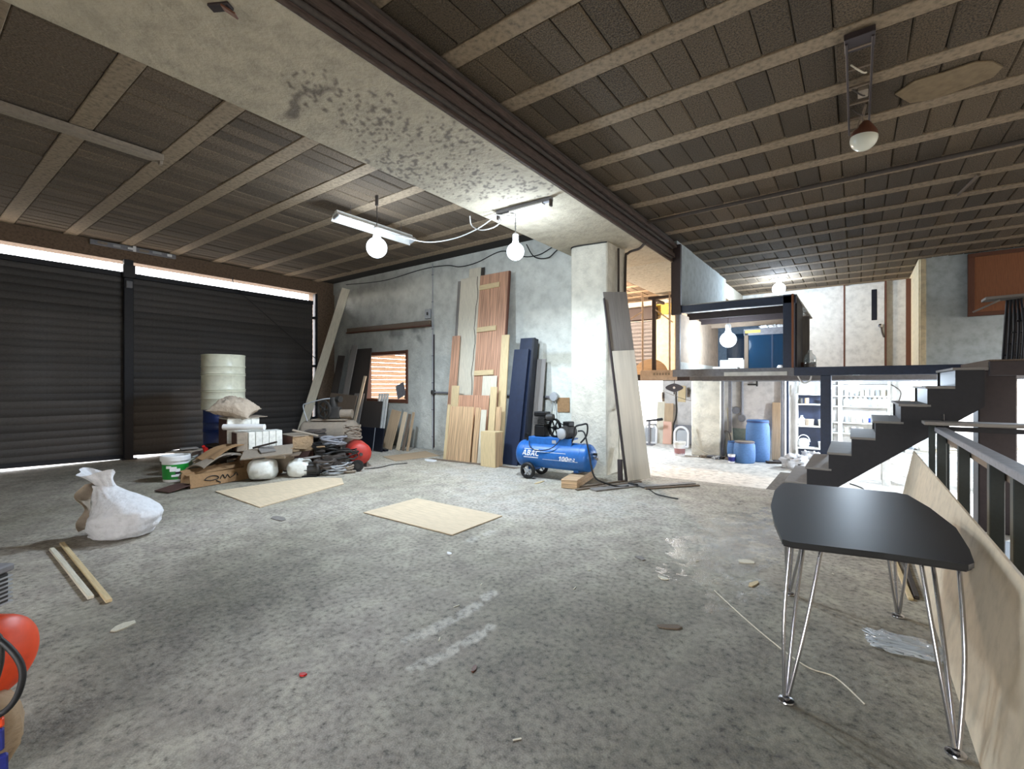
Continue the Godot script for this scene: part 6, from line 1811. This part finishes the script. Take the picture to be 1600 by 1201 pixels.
	put(o, "door_leaf", cbox(0.86, 2.46, 0.05, 0.005), M.white_paint, Vector3(-0.0, 1.235, 0.02))
	put(o, "slot_pane", cbox(0.12, 0.84, 0.06, 0.004), M.navy_dark, Vector3(0.21, 1.88, 0.022))
	put(o, "handle", lathe([Vector2(0, 0), Vector2(0.04, 0), Vector2(0.05, 0.04), Vector2(0, 0.06)], 14, Transform3D(Basis(Vector3.RIGHT, PI / 2), Vector3.ZERO)), M.chrome, Vector3(0.34, 1.3, 0.05))
	put(o, "lock_chain", tube(curve([Vector3(0.36, 1.26, 0.06), Vector3(0.38, 1.12, 0.07), Vector3(0.42, 0.98, 0.06)]), 0.02, 6), M.dust_dark)
	for x in [-0.455, 0.455]:
		put(o, "jamb", cbox(0.04, 2.5, 0.07, 0.004), M.brown_wood, Vector3(x, 1.25, 0.02))
	var s := slab(-1.13, -0.66, 1.79, 4.28, 16.1, 16.18, 0.004)
	s = slab(-1.2, -1.02, 1.79, 4.2, 15.6, 15.68, 0.004)
	one("door_frame_post", "brown upright of the recess beside the white partition", "post", s[0], M.brown_wood, s[1])
	s = slab(-1.24, -1.14, 1.79, 4.28, 13.74, 13.8, 0.004)
	one("cream_post", "cream upright trim at the corner of the grey upper wall", "trim", s[0], M.cream_paint, s[1])
	# brown window high in the grey wall
	o = thing("brown_window", "brown wooden window high in the grey wall of the upper floor", "window frame", P(-2.85, 3.6, 13.72))
	for x in [-0.9, 0.02, 0.9]:
		put(o, "frame_bar", cbox(0.1, 1.3, 0.08, 0.005), M.brown_wood, Vector3(x, 0, 0))
	for yy in [-0.62, 0.62]:
		put(o, "frame_bar", cbox(1.9, 0.08, 0.09, 0.005), M.brown_wood_x, Vector3(0, yy, 0))
	for x in [-0.44, 0.46]:
		put(o, "panel", cbox(0.84, 1.18, 0.03, 0.003), M.orange_wood, Vector3(x, 0, -0.01))
	# a stand of dark frames in front of it
	o = thing("frame_stand", "dark stand of stacked metal chair frames before the brown window", "stand", P(-2.35, 1.785, 12.2))
	for k in 5:
		for sx in [-1, 1]:
			put(o, "upright", tube(curve([Vector3(sx * 0.2 + 0.05 * k, 0, 0.05 * k), Vector3(sx * 0.17 + 0.05 * k, 0.7, 0.05 * k), Vector3(sx * 0.14 + 0.04 * k, 1.25, 0.02 * k)]), 0.022, 6), M.dark_steel)
		put(o, "cross_bar", tube([Vector3(-0.2 + 0.05 * k, 0.25 + 0.2 * k, 0.05 * k), Vector3(0.2 + 0.05 * k, 0.25 + 0.2 * k, 0.05 * k)], 0.02, 6), M.dark_steel)
	put(o, "shelf_board", cbox(1.2, 0.05, 0.4, 0.005), M.grey_board_x, Vector3(0.15, 1.3, 0), Vector3(0, 0, 1))
	put(o, "side_sheet", cbox(0.5, 0.95, 0.03, 0.004), M.dark_board, Vector3(0.1, 0.55, -0.1))
	put(o, "loose_bar", cbox(0.4, 0.03, 0.05, 0.003), M.grey_board_x, Vector3(-0.42, 1.16, 0.05), Vector3(0, 0, 28))
	# ---- the far north bay's upper floor: hoist frame, half-round top, yellow door
	o = thing("hoist_frame", "slim steel hoist frame on the far bay's deck, dark mast in its middle", "frame", P(4.3, 1.75, 12.15))
	put(o, "mast", cbox(0.09, 2.0, 0.09, 0.006), M.brown_steel, Vector3(0.0, 1.0, 0))
	put(o, "arm", cbox(1.0, 0.07, 0.08, 0.005), M.brown_steel, Vector3(0.35, 2.03, 0), Vector3(0, 0, 0))
	put(o, "arm", cbox(0.07, 0.07, 0.9, 0.005), M.brown_steel, Vector3(-0.05, 2.02, -0.45))
	for x in [-0.3, 0.42]:
		put(o, "pole", cbox(0.04, 2.2, 0.04, 0.004), M.beige_wall, Vector3(x, 1.1, 0.03))
	for q in [[Vector3(0, 1.75, 0.02), Vector3(0.5, 1.35, 0.02)], [Vector3(-0.3, 1.7, 0.02), Vector3(-1.1, 1.3, 0.02)]]:
		bar(o, "brace", M.beige_wall, q[0], q[1], 0.03, 0.02)
	var poly := []
	for k in 25:
		var a := PI * k / 24.0
		poly.append(Vector2(cos(a) * 0.5, sin(a) * 0.46))
	one("half_round_top", "half-round brown table top standing on the far bay's deck", "table top", prism(poly, 0.03), M.mdf_x, P(4.62, 1.752, 12.75), Vector3(-6, 0, 0))
	one("deck_carton", "small brown carton on the far bay's deck beside the pole", "box", cbox(0.22, 0.5, 0.2, 0.008), M.cardboard, P(3.72, 2.002, 12.5))
	o = thing("edge_board", "pale board with faint worn print along the far deck's edge", "board", P(4.1, 1.74, 11.9))
	put(o, "board", cbox(0.95, 0.26, 0.025, 0.004), M.beige_wall)
	for k in 6:
		put(o, "worn_print", cbox(0.05, 0.06, 0.003, 0.001), M.dusty, Vector3(-0.1 + 0.075 * k, 0.03, 0.014), Vector3(0, 0, rng.randf_range(-12, 12)))
	o = thing("door_6", "", "", P(5.0, 1.76, 15.22))
	o.set_meta("kind", "structure")
	put(o, "door_leaf", cbox(0.62, 2.0, 0.05, 0.005), M.cream_paint, Vector3(0, 1.0, 0))
	put(o, "top_light", cbox(0.62, 0.35, 0.05, 0.005), M.yellow_paint, Vector3(0, 2.2, 0))
	for x in [-0.34, 0.34]:
		put(o, "jamb", cbox(0.06, 2.4, 0.09, 0.004), M.cream_paint, Vector3(x, 1.2, 0))




func shelves() -> void:
	var y0 := -0.4
	# ---- narrow grey unit
	var o := thing("shelf_unit", "narrow grey metal shelf unit behind the blue post under the deck", "shelf", P(0.94, y0, 14.5))
	for sx in [-1, 1]:
		for sz in [-1, 1]:
			put(o, "upright", cbox(0.03, 1.64 if sz > 0 else 2.0, 0.03, 0.003), M.white_paint, Vector3(sx * 0.33, 0.82 if sz > 0 else 1.0, sz * 0.16))
	for yy in [0.24, 0.81, 1.38, 1.64]:
		put(o, "shelf_plate", cbox(0.68, 0.03, 0.36, 0.004), M.white_paint, Vector3(0, yy, 0))
	put(o, "back_sheet", cbox(0.66, 1.6, 0.01, 0.002), M.navy, Vector3(0, 0.82, -0.17))
	var can := lathe([Vector2(0, 0), Vector2(0.05, 0), Vector2(0.05, 0.14), Vector2(0.046, 0.15), Vector2(0, 0.15)], 16)
	var jug := lathe([Vector2(0, 0), Vector2(0.075, 0), Vector2(0.08, 0.02), Vector2(0.08, 0.16), Vector2(0.03, 0.22), Vector2(0.03, 0.26), Vector2(0, 0.26)], 18)
	var tub := lathe([Vector2(0, 0), Vector2(0.09, 0), Vector2(0.1, 0.14), Vector2(0.106, 0.15), Vector2(0.106, 0.17), Vector2(0, 0.175)], 20)
	var put_on := func(called: String, label: String, cat: String, mesh: Mesh, m: Material, w: float, y: float, n: float, grp := "") -> void:
		one(called, label, cat, mesh, m, P(w, y, n), Vector3(0, rng.randf_range(-20, 20), 0), grp)
	put_on.call("shelf_box", "white and brown box on top of the narrow grey shelf", "box", cbox(0.26, 0.22, 0.22, 0.006), M.tile_white, 1.1, 1.366, 14.45)
	put_on.call("shelf_cup", "white cup on top of the narrow grey shelf", "cup", can, M.white_plastic, 0.72, 1.256, 14.45)
	put_on.call("shelf_can", "dark can on the grey unit's upper shelf, left end", "can", can, M.cast, 1.18, 0.996, 14.45)
	put_on.call("shelf_can", "brown can on the grey unit's upper shelf", "can", can, M.mdf, 1.05, 0.996, 14.45)
	put_on.call("shelf_can", "white can on the grey unit's upper shelf, right of the post", "can", can, M.white_plastic, 0.68, 0.996, 14.45)
	put_on.call("shelf_jug", "white canister on the grey unit's middle shelf", "canister", jug, M.white_plastic, 1.16, 0.426, 14.45)
	put_on.call("shelf_tub", "pinkish tub on the grey unit's middle shelf", "tub", tub, M.sack_dusty, 0.99, 0.426, 14.45)
	put_on.call("shelf_tub", "white tub on the grey unit's middle shelf, right of the post", "tub", tub, M.tile_white, 0.7, 0.426, 14.45)
	put_on.call("shelf_tub", "white tub at the right of the grey unit's lowest shelf", "tub", tub, M.white_plastic, 0.7, -0.144, 14.45)
	o = thing("watering_pot", "round white pot with a hooped handle on the grey unit's lowest shelf", "pot", P(1.12, -0.144, 14.47))
	put(o, "body", lathe([Vector2(0, 0), Vector2(0.1, 0), Vector2(0.13, 0.08), Vector2(0.11, 0.2), Vector2(0.06, 0.23), Vector2(0, 0.24)], 22), M.white_plastic)
	var pts := []
	for k in 9:
		var a := PI * k / 8.0
		pts.append(Vector3(cos(a) * 0.14, 0.14 + sin(a) * 0.18, 0))
	put(o, "handle", tube(pts, 0.012, 8), M.white_plastic)
	# ---- wide white unit, its shelves full of tins and jars
	o = thing("shelf_unit", "wide white shelf unit full of tins in the glare under the deck", "shelf", P(-0.06, y0, 15.8))
	for x in [-0.62, -0.42, 0.62]:
		for sz in [-1, 1]:
			put(o, "upright", cbox(0.05 if x != -0.42 else 0.1, 2.0, 0.05, 0.004), M.white_paint, Vector3(x, 1.0, sz * 0.17))
	for yy in [0.57, 0.86, 1.3, 1.58, 1.87]:
		put(o, "shelf_plate", cbox(1.26, 0.035, 0.4, 0.004), M.white_paint, Vector3(0, yy, 0))
	put(o, "back_sheet", cbox(1.24, 1.98, 0.01, 0.002), M.workshop_wall, Vector3(0, 1.0, -0.19))
	var rows := [[1.2, 8, 0.11], [0.92, 9, 0.1], [0.48, 6, 0.14], [0.19, 3, 0.16]]
	var idx := 0
	for r in rows.size():
		for k in rows[r][1]:
			var w: float = 0.22 - rows[r][2] * k * (1.02 if r < 3 else 1.0)
			var which: int = (k * 3 + r) % 3
			var mm: Material = [M.white_plastic, M.tile_white, M.grey_plastic, M.raw_white][(k + r) % 4]
			var grp: String = ["tins on the white unit's upper shelf", "tins on the white unit's second shelf", "jars on the white unit's third shelf", "tins on the white unit's lowest shelf"][r]
			put_on.call(["paint_tin", "white_jar", "paint_tin"][which], ["first", "second", "third", "fourth", "fifth", "sixth", "seventh", "eighth", "ninth"][k] + [" pale tin from the left on the white unit's upper shelf", " pale tin from the left on the white unit's second shelf", " pale jar from the left on the white unit's third shelf", " pale tin from the left on the white unit's lowest shelf"][r], ["tin", "jar", "tin"][which], [can, jug, can][which], mm, w, rows[r][0] + 0.002 - 0.0, 15.72 + 0.04 * (k % 2), grp)
			idx += 1
	put_on.call("pink_bottle", "pink bottle at the right end of the white unit's second shelf", "bottle", can, mat("pink", Color(0.8, 0.4, 0.65), 0.5), -0.62, 0.922, 15.85)
	put_on.call("blue_crate", "blue crate with a white bag on the white unit's third shelf", "crate", cbox(0.3, 0.1, 0.2, 0.01), mat("crate_blue", Color(0.16, 0.3, 0.75), 0.5), -0.32, 0.532, 15.93)
	put_on.call("pale_blue_bag", "pale blue plastic bag beside the blue crate on the white unit", "bag", sack(Vector3(0.12, 0.16, 0.1), 93, 0.3, 2.0), mat("bag_blue", Color(0.55, 0.78, 0.85), 0.5), -0.5, 0.482, 15.93)
	# wires on the cream wall
	one("wall_wire", "thin dark wire curling down the cream wall right of the white shelves", "wire", tube(curve([P(-0.75, 1.5, 16.17), P(-0.95, 1.3, 16.17), P(-0.9, 0.95, 16.17), P(-1.05, 0.9, 16.17), P(-1.12, 1.05, 16.1)]), 0.01, 6), M.dust_dark)


func foreground() -> void:
	# ---- black boat-shaped table on chrome hairpin legs
	var t := thing("black_table", "black boat-shaped table on chrome hairpin legs in the right foreground", "table", Vector3.ZERO)
	var ctrl := [Vector2(0.29, 2.6), Vector2(0.36, 2.9), Vector2(0.43, 3.3), Vector2(0.465, 3.75), Vector2(0.455, 4.05), Vector2(0.42, 4.13), Vector2(0.1, 4.17), Vector2(-0.22, 4.2), Vector2(-0.28, 4.16), Vector2(-0.36, 3.8), Vector2(-0.42, 3.35), Vector2(-0.415, 2.95), Vector2(-0.4, 2.74), Vector2(-0.375, 2.69), Vector2(-0.1, 2.66), Vector2(0.25, 2.585)]
	var rim := []
	for q in ctrl:
		rim.append(Vector2(-q.x, q.y))
	var st := begin()
	add_prism(st, rim, 0.022, FLAT)
	put(t, "top", done(st), M.black_top, Vector3(0, 0.739, 0))
	var inner := []
	var mid := Vector2(0.0, 3.4)
	for q in rim:
		inner.append(mid + (q - mid) * 0.985)
	st = begin()
	add_prism(st, inner, 0.012, FLAT)
	put(t, "underside", done(st), M.black_rubber, Vector3(0, 0.722, 0))
	for q in [[0.268, 2.55, 0.215, 2.75], [-0.324, 2.59, -0.28, 2.82], [0.389, 3.86, 0.33, 3.75], [-0.215, 3.91, -0.18, 3.8]]:
		var foot := P(q[0], 0.012, q[1])
		var legs := begin()
		for d in [Vector3(-0.05, 0, 0.06), Vector3(0.08, 0, 0.02), Vector3(0.0, 0, -0.09)]:
			var top: Vector3 = P(q[2], 0.716, q[3]) + d
			var out := (foot - P(q[2], 0, q[3]))
			out.y = 0
			add_tube(legs, curve([top, top.lerp(foot, 0.5) + out * 0.1 + d * 0.18, foot + Vector3(d.x, 0, d.z) * 0.12 + Vector3(0, 0.02, 0)], 6), 0.009, 10)
		var lg := put(t, "leg", done(legs), M.chrome)
		put(lg, "foot_disc", lathe([Vector2(0, -0.012), Vector2(0.034, -0.012), Vector2(0.036, -0.006), Vector2(0.034, -0.001), Vector2(0.015, 0.003), Vector2(0.014, 0.012), Vector2(0, 0.013)], 28), M.chrome, foot)
		put(lg, "mount_plate", lathe([Vector2(0, 0), Vector2(0.07, 0), Vector2(0.07, 0.006), Vector2(0, 0.006)], 20), M.chrome, P(q[2], 0.71, q[3]))
	# ---- long sheet leaning on the railing
	var a := P(-0.385, 0.0, 1.6)
	var b := P(-0.385, 0.0, 7.05)
	var up := (P(-0.52, 0.73, 3) - P(-0.385, 0.0, 3)).normalized()
	var x := (b - a).normalized()
	var o: Node3D = one("leaning_sheet", "long pale wooden sheet leaning along the railing beside the black table", "panel", cbox(a.distance_to(b), 0.745, 0.016, 0.002), M.sheet_x)
	o.transform = Transform3D(Basis(x, up, x.cross(up)), (a + b) * 0.5 + up * 0.372 + Vector3(0.012, 0.004, 0))
	one("floor_stick", "thin pale batten on the floor along the leaning sheet's foot", "stick", cbox(0.03, 0.02, 1.3, 0.003), M.pine, P(-0.27, 0.011, 4.9), Vector3(0, 3, 0))
	one("floor_stick", "darker batten on the floor beside the pale one under the table", "stick", cbox(0.03, 0.025, 1.1, 0.003), M.dark_board, P(-0.33, 0.013, 4.85), Vector3(0, 1, 0))
	# ---- red compressor and the bag in front of it, at the left edge
	t = thing("red_compressor", "orange-red compressor with a finned head and hoses at the left edge", "compressor", P(3.04, -0.01, 0.12), 36.4)
	var prof := []
	for j in 9:
		var an := PI / 2 * j / 8
		prof.append(Vector2(0.16 * sin(an), -0.36 + 0.09 * (1.0 - cos(an))))
	for j in 9:
		var an := PI / 2 * (1.0 - j / 8.0)
		prof.append(Vector2(0.16 * sin(an), 0.36 - 0.09 * (1.0 - cos(an))))
	var lay := Transform3D(Basis(Vector3.BACK, -PI / 2), Vector3.ZERO)
	put(t, "tank", lathe(prof, 40, lay), M.orange_tank, Vector3(0.0, 0.4, 0))
	for s in [-1, 1]:
		put(t, "leg", cbox(0.05, 0.24, 0.22, 0.005), M.brown_steel, Vector3(-0.05 + s * 0.2, 0.12, 0))
	put(t, "saddle", cbox(0.44, 0.02, 0.2, 0.004), M.orange_tank, Vector3(-0.04, 0.565, 0))
	var hd := put(t, "motor_case", cbox(0.26, 0.14, 0.2, 0.012), M.cast, Vector3(0.1, 0.645, 0.0))
	for k in 7:
		put(hd, "fin", cbox(0.27, 0.007, 0.21, 0.002), M.grey_plastic, Vector3(0, -0.06 + 0.018 * k, 0))
	put(hd, "cover", cbox(0.28, 0.03, 0.22, 0.008), M.grey_paint, Vector3(0, 0.085, 0))
	for k in 2:
		put(t, "hose", tube(curve([Vector3(0.05 + 0.04 * k, 0.59, 0.12), Vector3(0.26 + 0.02 * k, 0.6, 0.14), Vector3(0.42 + 0.02 * k, 0.575, 0.15), Vector3(0.52 - 0.06 * k, 0.49, 0.15), Vector3(0.54 - 0.1 * k, 0.4, 0.15), Vector3(0.48 - 0.08 * k, 0.29, 0.15), Vector3(0.3, 0.2, 0.15)]), 0.011, 8), M.cast if k else M.black_rubber)
	t = thing("printed_bag", "brown paper bag printed orange and blue below the red compressor", "bag", P(2.76, 0, 0.15), 84)
	put(t, "bag", sack(Vector3(0.2, 0.3, 0.13), 97, 0.05, 0.5), M.paper_bag)
	put(t, "orange_band", cbox(0.3, 0.035, 0.03, 0.006), M.orange_tank, Vector3(0.0, 0.21, 0.112), Vector3(-8, 0, 0))
	put(t, "blue_band", cbox(0.3, 0.08, 0.03, 0.006), M.blue_print, Vector3(0.0, 0.15, 0.122), Vector3(-4, 0, 0))
	put(t, "blue_band", cbox(0.32, 0.08, 0.03, 0.006), M.blue_print, Vector3(0.0, 0.05, 0.125), Vector3(0, 0, 0))
